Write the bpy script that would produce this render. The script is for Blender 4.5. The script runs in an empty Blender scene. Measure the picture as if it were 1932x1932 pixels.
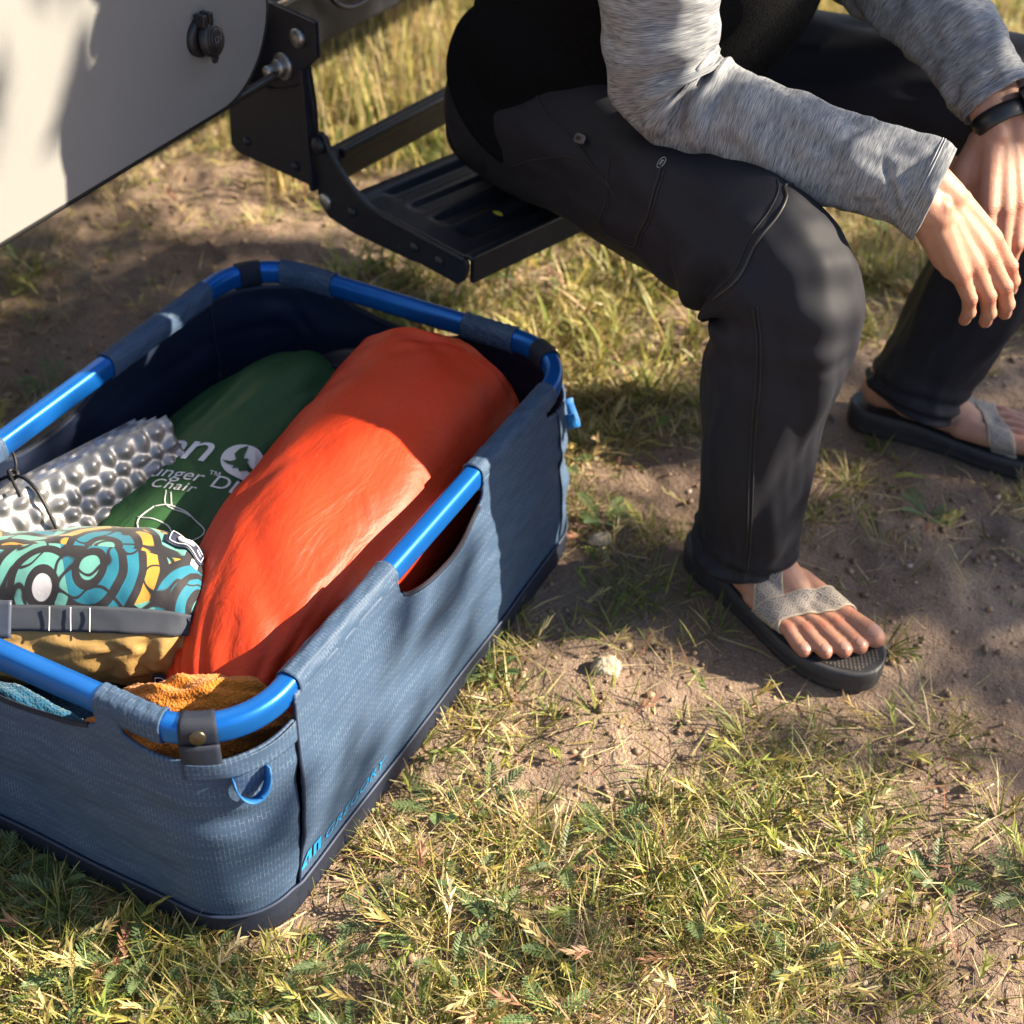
import bpy, bmesh, math, random
import numpy as np
from mathutils import Vector, Matrix, noise as mnoise
from mathutils.bvhtree import BVHTree

random.seed(7); RNG = np.random.default_rng(7)
scene = bpy.context.scene
COL = scene.collection
R = math.radians

# ------------------------------------------------------------------ camera
cam_d = bpy.data.cameras.new('camera'); cam = bpy.data.objects.new('camera', cam_d); COL.objects.link(cam)
Rv = Vector((0.88919296, 0.45665534, 0.02831582)); Uv = Vector((-0.30954427, 0.5548576, 0.7722146)); Fv = Vector((-0.33692467, 0.69541278, -0.63473051))
cam.matrix_world = Matrix(((Rv.x, Uv.x, -Fv.x, 0.78945), (Rv.y, Uv.y, -Fv.y, -0.96514), (Rv.z, Uv.z, -Fv.z, 1.2), (0, 0, 0, 1)))
cam_d.sensor_width = 36; cam_d.lens = 36 * 2720 / 1932
cam_d.clip_start = 0.05; cam_d.clip_end = 500
cam_d.dof.use_dof = True; cam_d.dof.focus_distance = 1.40; cam_d.dof.aperture_fstop = 5.2
scene.camera = cam

# ------------------------------------------------------------------ sky and sun
SUN_AZ, SUN_EL = R(60.0), R(31.0)          # azimuth clockwise from +Y
SDIR = Vector((math.sin(SUN_AZ) * math.cos(SUN_EL), math.cos(SUN_AZ) * math.cos(SUN_EL), math.sin(SUN_EL)))
world = bpy.data.worlds.new('World'); scene.world = world; world.use_nodes = True
wn = world.node_tree
sky = wn.nodes.new('ShaderNodeTexSky'); sky.sky_type = 'NISHITA'; sky.sun_disc = False
sky.sun_elevation = SUN_EL; sky.sun_rotation = SUN_AZ
sky.air_density = 1.0; sky.dust_density = 1.0; sky.ozone_density = 1.0
wn.links.new(sky.outputs[0], wn.nodes['Background'].inputs[0]); wn.nodes['Background'].inputs[1].default_value = 0.058
sun_d = bpy.data.lights.new('sun', 'SUN'); sun_d.energy = 5.0; sun_d.angle = R(0.55); sun_d.color = (1.0, 0.86, 0.63)
sun = bpy.data.objects.new('sun', sun_d); COL.objects.link(sun)
sun.rotation_euler = (-SDIR).to_track_quat('-Z', 'Y').to_euler(); sun.location = SDIR * 20
scene.view_settings.view_transform = 'Standard'; scene.view_settings.look = 'None'
scene.view_settings.exposure = 2.0; scene.view_settings.gamma = 1.0
scene.view_settings.use_curve_mapping = False

# ------------------------------------------------------------------ helpers: objects
def link(o, parent=None):
    COL.objects.link(o)
    if parent is not None: o.parent = parent
    return o
def tag(o, label=None, cat=None, group=None, kind=None):
    if label: o['label'] = label
    if cat: o['category'] = cat
    if group: o['group'] = group
    if kind: o['kind'] = kind
    return o
def empty(name, loc=(0, 0, 0)):
    o = bpy.data.objects.new(name, None); o.location = loc; o.empty_display_size = 0.05
    return link(o)
def mesh(name, V, F, mats, parent=None, smooth=True, uv=None, col=None, fmat=None, uvp=None):
    """V (n,3), F list/array of faces, uv per-vertex (n,2), col per-vertex (n,3)"""
    me = bpy.data.meshes.new(name)
    V = np.asarray(V, dtype=np.float32)
    if isinstance(F, np.ndarray):
        nf, k = F.shape
        me.vertices.add(len(V)); me.vertices.foreach_set('co', V.ravel())
        me.loops.add(nf * k); me.loops.foreach_set('vertex_index', F.astype(np.int32).ravel())
        me.polygons.add(nf); me.polygons.foreach_set('loop_start', np.arange(0, nf * k, k, dtype=np.int32))
        me.update(calc_edges=True)
    else:
        me.from_pydata(V.tolist(), [], [list(f) for f in F])
    if uv is not None:
        li = np.zeros(len(me.loops), np.int32); me.loops.foreach_get('vertex_index', li)
        l = me.uv_layers.new(name='UVMap'); U = np.asarray(uv, np.float32)[li]
        if uvp is not None and len(U) % 4 == 0 and isinstance(F, np.ndarray):          # unwrap the quads that straddle the tube's start
            U = U.reshape(-1, 4, 2); pp = np.broadcast_to(np.asarray(uvp, np.float32).reshape(-1, 1), (len(U), 4)); big = (U[..., 1].max(1) - U[..., 1].min(1))[:, None] > .5 * pp
            U[..., 1] = np.where(big & (U[..., 1] < .25 * pp), U[..., 1] + pp, U[..., 1])
        l.data.foreach_set('uv', U.ravel())
    if col is not None:
        a = me.color_attributes.new('col', 'FLOAT_COLOR', 'POINT')
        c = np.ones((len(V), 4), np.float32); c[:, :3] = col; a.data.foreach_set('color', c.ravel())
    for m in (mats if isinstance(mats, (list, tuple)) else [mats]): me.materials.append(m)
    if fmat is not None: me.polygons.foreach_set('material_index', np.asarray(fmat, np.int32))
    if smooth: me.polygons.foreach_set('use_smooth', np.ones(len(me.polygons), bool))
    me.validate(); me.update()
    return link(bpy.data.objects.new(name, me), parent)
def solidify(o, t, offset=-1, mo=0):
    m = o.modifiers.new('sol', 'SOLIDIFY'); m.thickness = t; m.offset = offset; m.material_offset = mo; m.use_rim = True
    return o
def bevel(o, w, seg=2):
    m = o.modifiers.new('bev', 'BEVEL'); m.width = w; m.segments = seg; m.limit_method = 'ANGLE'; m.angle_limit = R(35)
    return o

# ------------------------------------------------------------------ helpers: shapes
def cr(P, n, closed=False):
    """Catmull-Rom through control points (k,d), n samples; also works for radii columns"""
    P = np.asarray(P, float); k = len(P)
    Q = np.vstack([P[-1], P, P[0], P[1]]) if closed else np.vstack([2 * P[0] - P[1], P, 2 * P[-1] - P[-2]])
    m = k if closed else k - 1
    t = np.linspace(0, m, n, endpoint=not closed); i = np.minimum(t.astype(int), m - 1); f = (t - i)[:, None]
    a, b, c, d = Q[i], Q[i + 1], Q[i + 2], Q[i + 3]
    return 0.5 * (2 * b + (c - a) * f + (2 * a - 5 * b + 4 * c - d) * f * f + (3 * b - a - 3 * c + d) * f ** 3)
def unit(v): v = np.asarray(v, float); return v / np.maximum(np.linalg.norm(v, axis=-1, keepdims=True), 1e-9)
def frames(P, ref, closed=False, fixed=False):
    T = unit(np.roll(P, -1, 0) - np.roll(P, 1, 0)) if closed else unit(np.gradient(P, axis=0))
    N = np.zeros_like(P); r = np.asarray(ref, float)
    for i in range(len(P)):
        v = np.asarray(ref, float) if fixed else r
        v = v - v.dot(T[i]) * T[i]; N[i] = v / max(np.linalg.norm(v), 1e-9); r = N[i]
    return T, N, np.cross(T, N)
def grid_faces(nu, nv, wu=False, wv=False):
    """u rows, v columns"""
    a = np.arange(nu if wu else nu - 1)[:, None]; b = np.arange(nv if wv else nv - 1)[None, :]
    a2 = (a + 1) % nu; b2 = (b + 1) % nv
    return np.stack([a * nv + b + 0 * a, a2 * nv + b, a2 * nv + b2, a * nv + b2 + 0 * a], -1).reshape(-1, 4)
class Sweep:
    """swept tube: control rows (x,y,z,rx,ry); disp(s, th) -> radial offset in metres"""
    def __init__(self, ctrl, n, m, ref=(0, 0, 1), disp=None, closed=False, fixed=False, p=2.0, caps=False):
        A = cr(ctrl, n, closed); self.P = A[:, :3]; self.rx = A[:, 3]; self.ry = A[:, 4]
        self.n, self.m, self.closed = n, m, closed
        self.T, self.N, self.B = frames(self.P, ref, closed, fixed)
        self.s = np.linspace(0, 1, n, endpoint=not closed); th = np.linspace(0, 2 * np.pi, m, endpoint=False); self.th = th
        c, s_ = np.cos(th), np.sin(th)
        self.cx = np.sign(c) * np.abs(c) ** (2 / p); self.cy = np.sign(s_) * np.abs(s_) ** (2 / p)
        self.len = np.concatenate([[0], np.cumsum(np.linalg.norm(np.diff(self.P, axis=0), axis=1))])
        off = self.cx[None, :, None] * self.rx[:, None, None] * self.N[:, None] + self.cy[None, :, None] * self.ry[:, None, None] * self.B[:, None]
        G = self.P[:, None] + off
        if disp is not None:
            nrm = unit(c[None, :, None] / self.rx[:, None, None] * self.N[:, None] + s_[None, :, None] / self.ry[:, None, None] * self.B[:, None])
            dd = disp(self.s[:, None], th[None, :]) + 0 * self.s[:, None] * th[None]; w_ = ss(0, .9, th)[None]     # close the pattern round the tube
            dd = w_ * dd + (1 - w_) * disp(self.s[:, None], th[None, :] + 2 * np.pi); G = G + dd[..., None] * nrm
        self.G = G
        self.caps = caps; self.period = 2 * np.pi * self.rx.mean()
    def data(self):
        V = self.G.reshape(-1, 3); F = grid_faces(self.n, self.m, self.closed, True)[:, ::-1]
        L = self.len[:, None] + 0 * self.th[None]; W = self.th[None] * self.rx.mean() + 0 * L
        uv = np.stack([L, W], -1).reshape(-1, 2)
        if self.caps:
            k = len(V); V = np.vstack([V, self.G[0].mean(0), self.G[-1].mean(0)])
            uv = np.vstack([uv, uv[0], uv[-1]])
            j = np.arange(self.m); j2 = (j + 1) % self.m; b = (self.n - 1) * self.m
            F = [tuple(f) for f in F] + [(k, j2[i], j[i]) for i in range(self.m)] + [(k + 1, b + j[i], b + j2[i]) for i in range(self.m)]
        return V, F, uv
    def obj(self, name, mat, parent=None, **kw):
        V, F, uv = self.data(); return mesh(name, V, F, mat, parent, uv=uv, uvp=self.period, **kw)
    def at(self, s, th, off=0.0):
        """surface point by bilinear lookup"""
        s = np.asarray(s, float); th = np.asarray(th, float) % (2 * np.pi)
        fi = np.clip(s, 0, 1) * (self.n - 1); i = np.minimum(fi.astype(int), self.n - 2); f = (fi - i)[..., None]
        fj = th / (2 * np.pi) * self.m; j = fj.astype(int) % self.m; g = (fj - np.floor(fj))[..., None]; j2 = (j + 1) % self.m
        p = (self.G[i, j] * (1 - g) + self.G[i, j2] * g) * (1 - f) + (self.G[i + 1, j] * (1 - g) + self.G[i + 1, j2] * g) * f
        c = self.P[i] * (1 - f) + self.P[i + 1] * f
        return p + unit(p - c) * off
def tube(name, pts, r, mat, parent=None, n=60, m=8, closed=False, caps=True):
    pts = np.asarray(pts, float); ctrl = np.hstack([pts, np.full((len(pts), 2), r)])
    d = pts[1] - pts[0]; ref = (0, 0, 1) if abs(unit(d)[2]) < .9 else (1, 0, 0)
    return Sweep(ctrl, n, m, ref, closed=closed, caps=caps and not closed).obj(name, mat, parent)
def sines(seed, k=14, f0=1.0, f1=6.0, dims=2, aniso=None, power=1.0):
    """smooth pseudo-random field from a sum of sines; returns fn(*coords) in about [-1,1]"""
    r = np.random.default_rng(seed); W = unit(r.normal(size=(k, dims))) * np.exp(r.uniform(math.log(f0), math.log(f1), (k, 1)))
    if aniso is not None: W = W * np.asarray(aniso)
    ph = r.uniform(0, 2 * np.pi, k); am = (np.linalg.norm(W, axis=1) ** -power); am /= np.sqrt((am ** 2).sum() / 2) * 1.6
    def fn(*c):
        v = 0
        for i in range(k): v = v + am[i] * np.sin(sum(W[i, d] * c[d] for d in range(dims)) * 2 * np.pi + ph[i])
        return v
    return fn
def ss(a, b, x): t = np.clip((np.asarray(x, float) - a) / (b - a), 0, 1); return t * t * (3 - 2 * t)
def gauss(x, w): return np.exp(-(np.asarray(x, float) / w) ** 2)
def wrap(a): return (np.asarray(a) + np.pi) % (2 * np.pi) - np.pi
def box_data(x0, x1, y0, y1, z0, z1):
    V = [(x, y, z) for z in (z0, z1) for y in (y0, y1) for x in (x0, x1)]
    F = [(0, 2, 3, 1), (4, 5, 7, 6), (0, 1, 5, 4), (2, 6, 7, 3), (0, 4, 6, 2), (1, 3, 7, 5)]
    return np.array(V, float), F
def box(name, x0, x1, y0, y1, z0, z1, mat, parent=None, bev=0.002):
    V, F = box_data(x0, x1, y0, y1, z0, z1); o = mesh(name, V, F, mat, parent, smooth=False)
    return bevel(o, bev) if bev else o
def prism(name, poly, o, ax, ay, an, depth, mat, parent=None, bev=0.0015):
    """polygon (list of 2-D points in axes ax, ay at origin o) extruded by depth along an"""
    o, ax, ay, an = (np.asarray(q, float) for q in (o, ax, ay, an)); poly = np.asarray(poly, float); k = len(poly)
    B = o + poly[:, :1] * ax + poly[:, 1:] * ay; V = np.vstack([B, B + an * depth])
    F = [tuple(range(k))[::-1], tuple(range(k, 2 * k))] + [(i, (i + 1) % k, k + (i + 1) % k, k + i) for i in range(k)]
    ob = mesh(name, V, F, mat, parent, smooth=False); 
    bm = bmesh.new(); bm.from_mesh(ob.data); bmesh.ops.recalc_face_normals(bm, faces=bm.faces); bm.to_mesh(ob.data); bm.free()
    return bevel(ob, bev) if bev else ob
def disc(name, c, nrm, r, h, mat, parent=None, m=24, dome=0.0):
    """short turned cylinder, optional dome"""
    nrm = unit(nrm); ref = np.array([0, 0, 1.]) if abs(nrm[2]) < .9 else np.array([1., 0, 0])
    u = unit(np.cross(ref, nrm)); v = np.cross(nrm, u); c = np.asarray(c, float)
    prof = [(r, 0), (r, h * .8), (r * .9, h), (r * .5, h + dome * .7), (0.02 * r, h + dome)]
    th = np.linspace(0, 2 * np.pi, m, endpoint=False); V = []
    for (a, b) in prof: V.append(c + a * (np.cos(th)[:, None] * u + np.sin(th)[:, None] * v) + b * nrm)
    V = np.vstack(V); F = grid_faces(len(prof), m, False, True)
    return mesh(name, V, F, mat, parent)
def text_mesh(body, size=1.0, shear=0.0, ext=0.0, space=1.0):
    cu = bpy.data.curves.new('t', 'FONT'); cu.body = body; cu.size = size; cu.shear = shear; cu.space_character = space; cu.extrude = ext; cu.resolution_u = 4
    ob = bpy.data.objects.new('t', cu); COL.objects.link(ob)
    dg = bpy.context.evaluated_depsgraph_get(); me = bpy.data.meshes.new_from_object(ob.evaluated_get(dg))
    bm = bmesh.new(); bm.from_mesh(me)
    bmesh.ops.triangulate(bm, faces=bm.faces)
    bmesh.ops.subdivide_edges(bm, edges=[e for e in bm.edges if e.calc_length() > size * .25], cuts=2)
    bmesh.ops.triangulate(bm, faces=bm.faces); bm.verts.index_update()
    V = np.array([v.co[:] for v in bm.verts]); F = [tuple(v.index for v in f.verts) for f in bm.faces]
    bm.free(); bpy.data.objects.remove(ob); bpy.data.curves.remove(cu); bpy.data.meshes.remove(me)
    return V, F

# ------------------------------------------------------------------ helpers: materials
def L(nt, a, b): nt.links.new(a, b)
class Mt:
    def __init__(s, name, color=(.5, .5, .5), rough=.6, metal=0.0, spec=.5, sheen=0.0, sss=0.0, coat=0.0):
        s.m = bpy.data.materials.new(name); s.m.use_nodes = True; s.nt = s.m.node_tree; s.b = s.nt.nodes['Principled BSDF']
        s.set('Base Color', (*color, 1)); s.set('Roughness', rough); s.set('Metallic', metal); s.set('Specular IOR Level', spec)
        if sheen: s.set('Sheen Weight', sheen); s.set('Sheen Roughness', .45)
        if sss: s.set('Subsurface Weight', sss); s.set('Subsurface Radius', (.012, .005, .003)); s.set('Subsurface Scale', .6)
        if coat: s.set('Coat Weight', coat); s.set('Coat Roughness', .15)
        s.color = color
    def set(s, k, v):
        i = s.b.inputs[k]
        if hasattr(v, 'is_output'): s.nt.links.new(v, i)
        else: i.default_value = v
    def n(s, t, props=None, **inp):
        nd = s.nt.nodes.new(t)
        for k, v in (props or {}).items(): setattr(nd, k, v)
        for k, v in inp.items():
            key = k.replace('_', ' ')
            sk = nd.inputs[int(k[1:])] if k[0] == 'i' and k[1:].isdigit() else nd.inputs[key]
            if hasattr(v, 'is_output'): s.nt.links.new(v, sk)
            else: sk.default_value = v
        return nd
    def coord(s, kind='Object', scale=(1, 1, 1), rot=(0, 0, 0), loc=(0, 0, 0)):
        c = s.n('ShaderNodeTexCoord'); mp = s.n('ShaderNodeMapping', Vector=c.outputs[kind], Scale=scale, Rotation=rot, Location=loc)
        return mp.outputs[0]
    def noise(s, vec, scale, detail=4, rough=.55, dist=0.0):
        return s.n('ShaderNodeTexNoise', Vector=vec, Scale=scale, Detail=detail, Roughness=rough, Distortion=dist).outputs['Fac']
    def ramp(s, fac, stops, interp='LINEAR'):
        nd = s.n('ShaderNodeValToRGB', Fac=fac); cr_ = nd.color_ramp; cr_.interpolation = interp
        while len(cr_.elements) < len(stops): cr_.elements.new(.5)
        for e, (p, c) in zip(cr_.elements, stops): e.position = p; e.color = (*c, 1) if len(c) == 3 else c
        return nd.outputs[0]
    def mix(s, fac, a, b, mode='MIX'):
        nd = s.nt.nodes.new('ShaderNodeMix'); nd.data_type = 'RGBA'; nd.blend_type = mode
        for k, v in ((0, fac), (6, a), (7, b)):
            if hasattr(v, 'is_output'): s.nt.links.new(v, nd.inputs[k])
            else: nd.inputs[k].default_value = (*v, 1) if isinstance(v, (tuple, list)) and len(v) == 3 else v
        return nd.outputs[2]
    def math(s, op, a, b=0.0, c=0.0):
        nd = s.nt.nodes.new('ShaderNodeMath'); nd.operation = op
        for k, v in ((0, a), (1, b), (2, c)):
            if hasattr(v, 'is_output'): s.nt.links.new(v, nd.inputs[k])
            else: nd.inputs[k].default_value = v
        return nd.outputs[0]
    def bump(s, h, strength=.3, dist=.001, normal=None):
        nd = s.n('ShaderNodeBump', Height=h, Strength=strength, Distance=dist)
        if normal is not None: s.nt.links.new(normal, nd.inputs['Normal'])
        return nd.outputs[0]
def simple(name, color, rough=.6, metal=0.0, var=.25, scale=30, bump=.0, bscale=200, **kw):
    """procedural: colour varied by noise, fine relief"""
    m = Mt(name, color, rough, metal, **kw); v = m.coord('Object')
    n = m.noise(v, scale, 5)
    m.set('Base Color', m.mix(n, tuple(c * (1 - var) for c in color), tuple(min(1, c * (1 + var)) for c in color)))
    if bump: m.set('Normal', m.bump(m.noise(v, bscale, 3), bump, .001))
    return m.m
# ================================================================== ground
def dirt():
    m = Mt('dry_soil', (.3, .2, .13), .9, spec=.15); v = m.coord('Object')
    a = m.noise(v, 3.0, 6, .6); b = m.noise(v, 26, 6, .65); c = m.noise(v, 240, 4, .7); e = m.noise(v, 95, 5, .7)
    base = m.ramp(a, [(.3, (.20, .136, .108)), (.5, (.29, .208, .165)), (.7, (.37, .28, .222))])
    base = m.mix(m.math('MULTIPLY', b, .6), base, (.22, .15, .115), 'MIX')
    base = m.mix(m.ramp(c, [(.5, (0,) * 3), (.72, (.55,) * 3)]), base, (.46, .37, .28))
    base = m.mix(m.ramp(c, [(.28, (.6,) * 3), (.42, (0,) * 3)]), base, (.12, .075, .05))
    m.set('Base Color', base)
    h = m.math('ADD', m.math('ADD', m.math('MULTIPLY', b, .8), m.math('MULTIPLY', e, .55)), m.math('MULTIPLY', c, .45))
    m.set('Normal', m.bump(h, 1.0, .014)); return m.m
M_DIRT = dirt()
_g1 = sines(21, 16, .35, 1.6); _g2 = sines(22, 22, 3, 11); _g3 = sines(23, 30, 14, 34)
def ground_z(x, y):
    far = ss(2.5, 9, np.hypot(x, y - .5))
    z = .010 * _g1(x, y) + .0055 * _g2(x, y) + .0032 * _g3(x, y)
    # trodden flat round the feet and under the basket
    flat = np.clip(1.2 * gauss(np.maximum(np.abs(x) - .22, 0), .10) * gauss(np.maximum(np.abs(y) - .33, 0), .10), 0, 1)
    for (cx, cy) in ((.52, .33), (.62, .78)): flat = np.maximum(flat, gauss(np.hypot((x - cx) / 1.3, y - cy), .13))
    z = z * (1 - .9 * flat) - .002 * flat
    # old tyre tread printed in the soil at lower right
    d = np.abs(x - (.80 - .35 * (y + .05))); tr = ss(.09, .07, d) * ss(-.3, -.2, y) * ss(.15, .05, y)
    z = z - .006 * tr * (np.sin((x + y * .6) * 2 * np.pi / .034) * np.sin((x * .5 - y) * 2 * np.pi / .034) > 0)
    return z * (1 - far) + far * .25 * _g1(x * .15, y * .15)
def axis(lo, hi, c0, c1, step, far):
    core = np.arange(c0, c1 + step / 2, step); k = 46
    e = np.geomspace(step, far, k); out = np.cumsum(e) * far / np.cumsum(e)[-1]
    return np.concatenate([c0 - out[::-1], core, c1 + out])
gx = axis(0, 0, -1.7, 1.35, .0105, 120); gy = axis(0, 0, -.75, 2.6, .0105, 120)
GX, GY = np.meshgrid(gx, gy, indexing='ij'); GZ = ground_z(GX, GY)
ground = tag(mesh('ground', np.stack([GX, GY, GZ], -1).reshape(-1, 3), grid_faces(len(gx), len(gy))[:, ::-1], M_DIRT), 'dry brown soil of the campsite with patchy grass', None, kind='structure')
# ================================================================== gear basket
def fabric_outer():
    m = Mt('ripstop_fabric', (.1, .14, .22), .6, spec=.25)
    uv = m.coord('UV')
    fine = m.noise(uv, 900, 2); big = m.noise(uv, 6, 4)
    br = m.n('ShaderNodeTexBrick', {'offset': .5}, Vector=m.coord('UV', rot=(0, 0, R(90))), Color1=(0, 0, 0, 1), Color2=(0, 0, 0, 1), Mortar=(1, 1, 1, 1), Scale=1.0)
    br.inputs['Mortar Size'].default_value = .00042; br.inputs['Mortar Smooth'].default_value = .4
    br.inputs['Brick Width'].default_value = .0074; br.inputs['Row Height'].default_value = .0036; br.inputs['Bias'].default_value = 0
    thr = m.noise(m.coord('UV', scale=(30, 160, 1)), 1, 2)
    line = m.math('MULTIPLY', br.outputs['Color'], m.ramp(thr, [(.40, (.02,) * 3), (.66, (.5,) * 3)]))
    base = m.mix(fine, (.017, .040, .092), (.048, .084, .152))
    base = m.mix(m.math('MULTIPLY', big, .25), base, (.06, .09, .145))
    m.set('Base Color', m.mix(line, base, (.17, .23, .32)))
    m.set('Normal', m.bump(m.math('ADD', line, m.math('MULTIPLY', fine, .5)), .35, .0006))
    return m.m
M_FAB = fabric_outer()
M_LIN = simple('navy_lining', (.008, .016, .045), .55, var=.3, scale=20, bump=.25, bscale=700)
def webbing(name, c, ribs=700):
    m = Mt(name, c, .55, spec=.4); uv = m.coord('UV')
    w = m.n('ShaderNodeTexWave', {'bands_direction': 'X'}, Vector=uv, Scale=ribs / 6.28 * 1.0).outputs['Fac']
    w2 = m.n('ShaderNodeTexWave', {'bands_direction': 'Y'}, Vector=uv, Scale=ribs / 6.28 * .8).outputs['Fac']
    h = m.math('MULTIPLY', w, w2)
    m.set('Base Color', m.mix(h, tuple(x * .6 for x in c), tuple(min(1, x * 1.25) for x in c)))
    m.set('Normal', m.bump(h, .6, .0008)); return m.m
M_BAND = webbing('navy_webbing', (.009, .016, .040), 2300)
M_BLUEWEB = webbing('blue_webbing', (.01, .16, .5), 1500)
def anodized():
    m = Mt('anodized_blue', (.006, .12, .48), .34, .55, spec=.5)
    v = m.coord('UV', scale=(1, 400, 1)); n = m.noise(v, 3, 3)
    m.set('Roughness', m.math('MULTIPLY_ADD', n, .14, .27))
    m.set('Base Color', m.mix(m.noise(m.coord('Object'), 25, 3), (.004, .10, .42), (.008, .14, .54)))
    return m.m
M_TUBE = anodized()
M_SNAP = simple('snap_bronze', (.10, .085, .065), .35, .9, var=.3, scale=150)
M_STITCH = simple('navy_stitching', (.015, .025, .06), .6, var=.2)
M_PRINT = simple('blue_print', (.01, .25, .58), .45, var=.08, scale=60)

basket = tag(empty('gear_basket'), 'open soft-sided gear basket in heathered blue fabric with bright blue tube rim', 'basket')
H_RIM = .267
WT = [1.0, .22, .62, .22, 1.0, .22, .62, .22]                 # share of the perimeter given to side, corner, end, corner ...
WC = np.concatenate([[0], np.cumsum(WT)]); WC = WC / WC[-1]
def perim(t, hx, hy, r):
    """point on a rounded rectangle; t in [0,1): +X side, NE, +Y end, NW, -X side, SW, -Y end, SE. arrays broadcast"""
    t, hx, hy, r = np.broadcast_arrays(np.asarray(t, float) % 1.0, hx, hy, r)
    x = np.zeros(t.shape); y = np.zeros(t.shape); nx = np.zeros(t.shape); ny = np.zeros(t.shape)
    for k in range(8):
        q = (t >= WC[k]) & (t < WC[k + 1] + (1e-9 if k == 7 else 0)); f = (t - WC[k]) / (WC[k + 1] - WC[k])
        if k == 0: X, Y, a = hx, -hy + r + f * 2 * (hy - r), 0 * f
        elif k == 2: X, Y, a = hx - r - f * 2 * (hx - r), hy, 0 * f + np.pi / 2
        elif k == 4: X, Y, a = -hx, hy - r - f * 2 * (hy - r), 0 * f + np.pi
        elif k == 6: X, Y, a = -hx + r + f * 2 * (hx - r), -hy, 0 * f - np.pi / 2
        else:
            a0 = {1: 0, 3: np.pi / 2, 5: np.pi, 7: -np.pi / 2}[k]; a = a0 + f * np.pi / 2
            sx = {1: 1, 3: -1, 5: -1, 7: 1}[k]; sy = {1: 1, 3: 1, 5: -1, 7: -1}[k]
            X, Y = sx * (hx - r) + r * np.cos(a), sy * (hy - r) + r * np.sin(a)
        x = np.where(q, X, x); y = np.where(q, Y, y); nx = np.where(q, np.cos(a), nx); ny = np.where(q, np.sin(a), ny)
    return x, y, nx, ny
RIM = dict(hx=.232, hy=.346, r=.082)
_w1 = sines(11, 12, 1.2, 4.5); _w2 = sines(12, 14, 3, 9); _w3 = sines(13, 10, 2, 6, aniso=(1.0, .35))
def wall(t, z, extra=0.0):
    """outer surface of the basket wall at perimeter t and height z"""
    t = np.asarray(t, float); z = np.asarray(z, float); k = np.clip(z / H_RIM, 0, 1)
    hx = .2475 + (RIM['hx'] + .0125 - .2475) * k; hy = .3615 + (RIM['hy'] + .0125 - .3615) * k; r = .068 + (RIM['r'] + .0125 - .068) * k
    x, y, nx, ny = perim(t, hx, hy, r)
    env = np.sin(np.pi * np.clip((z - .02) / (H_RIM - .03), 0, 1)) ** .8
    corner = np.zeros(t.shape)
    for q in (1, 3, 5, 7): corner = corner + gauss(((t % 1) - (WC[q] + WC[q + 1]) / 2), .045)
    d = env * (.0075 * (1 - .7 * np.clip(corner, 0, 1)) + .0034 * _w1(t * 5.2, z * 4) + .0010 * _w2(t * 5.2, z * 6))
    d = d + .0013 * corner * np.sin((z * 1.0 + .35 * _w3(t * 5, z * 3) * .1) * 2 * np.pi / .055) * env      # drag folds at the corners
    d = d + extra
    return np.stack([x + nx * d, y + ny * d, z + 0 * x], -1)
def t_of(side, pos):
    """perimeter parameter of a rim position: side C(+X)/B(+Y)/A(-X)/D(-Y), pos along it"""
    if side == 'C': f = (pos + (RIM['hy'] - RIM['r'])) / (2 * (RIM['hy'] - RIM['r'])); k = 0
    if side == 'B': f = ((RIM['hx'] - RIM['r']) - pos) / (2 * (RIM['hx'] - RIM['r'])); k = 2
    if side == 'A': f = ((RIM['hy'] - RIM['r']) - pos) / (2 * (RIM['hy'] - RIM['r'])); k = 4
    if side == 'D': f = (pos + (RIM['hx'] - RIM['r'])) / (2 * (RIM['hx'] - RIM['r'])); k = 6
    return WC[k] + f * (WC[k + 1] - WC[k])
OPEN = [('C', -.086, .088, .046), ('B', .082, -.104, .044), ('A', .064, -.112, .046), ('D', -.108, .100, .040)]
OPENT = [(t_of(s, a), t_of(s, b), d) for s, a, b, d in OPEN]
def ztop(t):
    t = np.asarray(t, float) % 1.0; z = np.full(t.shape, H_RIM + .001)
    for a, b, d in OPENT:
        f = (t - a) / (b - a); ins = (f > 0) & (f < 1)
        z = np.where(ins, H_RIM - .014 - (d - .014) * np.clip(np.sin(np.pi * np.clip(f, 0, 1)), 0, 1) ** .55, z)
    for k in (1, 3, 5, 7):
        a, b = WC[k] - .012, WC[k + 1] + .012
        f = (t - a) / (b - a); ins = (f > 0) & (f < 1)
        z = np.where(ins, H_RIM - .013 - .014 * np.clip(np.sin(np.pi * np.clip(f, 0, 1)), 0, 1) ** .5, z)
    return z
PER = 2 * (2 * .346 + 2 * .232) * .93
def wall_panel(name, t0, t1, n, label=None):
    t = np.linspace(t0, t1, n)[:, None]; m = 44
    z0 = .030; v = np.linspace(0, 1, m)[None]
    z = z0 + (ztop(t) - z0) * v
    G = wall(t + 0 * v, z)
    uv = np.stack([(t + 0 * v) * PER, z], -1).reshape(-1, 2)
    o = mesh(name, G.reshape(-1, 3), grid_faces(n, m)[:, ::1], [M_FAB, M_LIN], basket, uv=uv)
    solidify(o, .0035, -1, 1)
    return o
wall_panel('side_panel', WC[0] + .0006, WC[1] - .0006, 220)
wall_panel('end_panel', WC[1] + .0006, WC[4] - .0006, 260)
wall_panel('side_panel', WC[4] + .0006, WC[5] - .0006, 160)
wall_panel('end_panel', WC[5] + .0006, WC[8] - .0006, 260)
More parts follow.
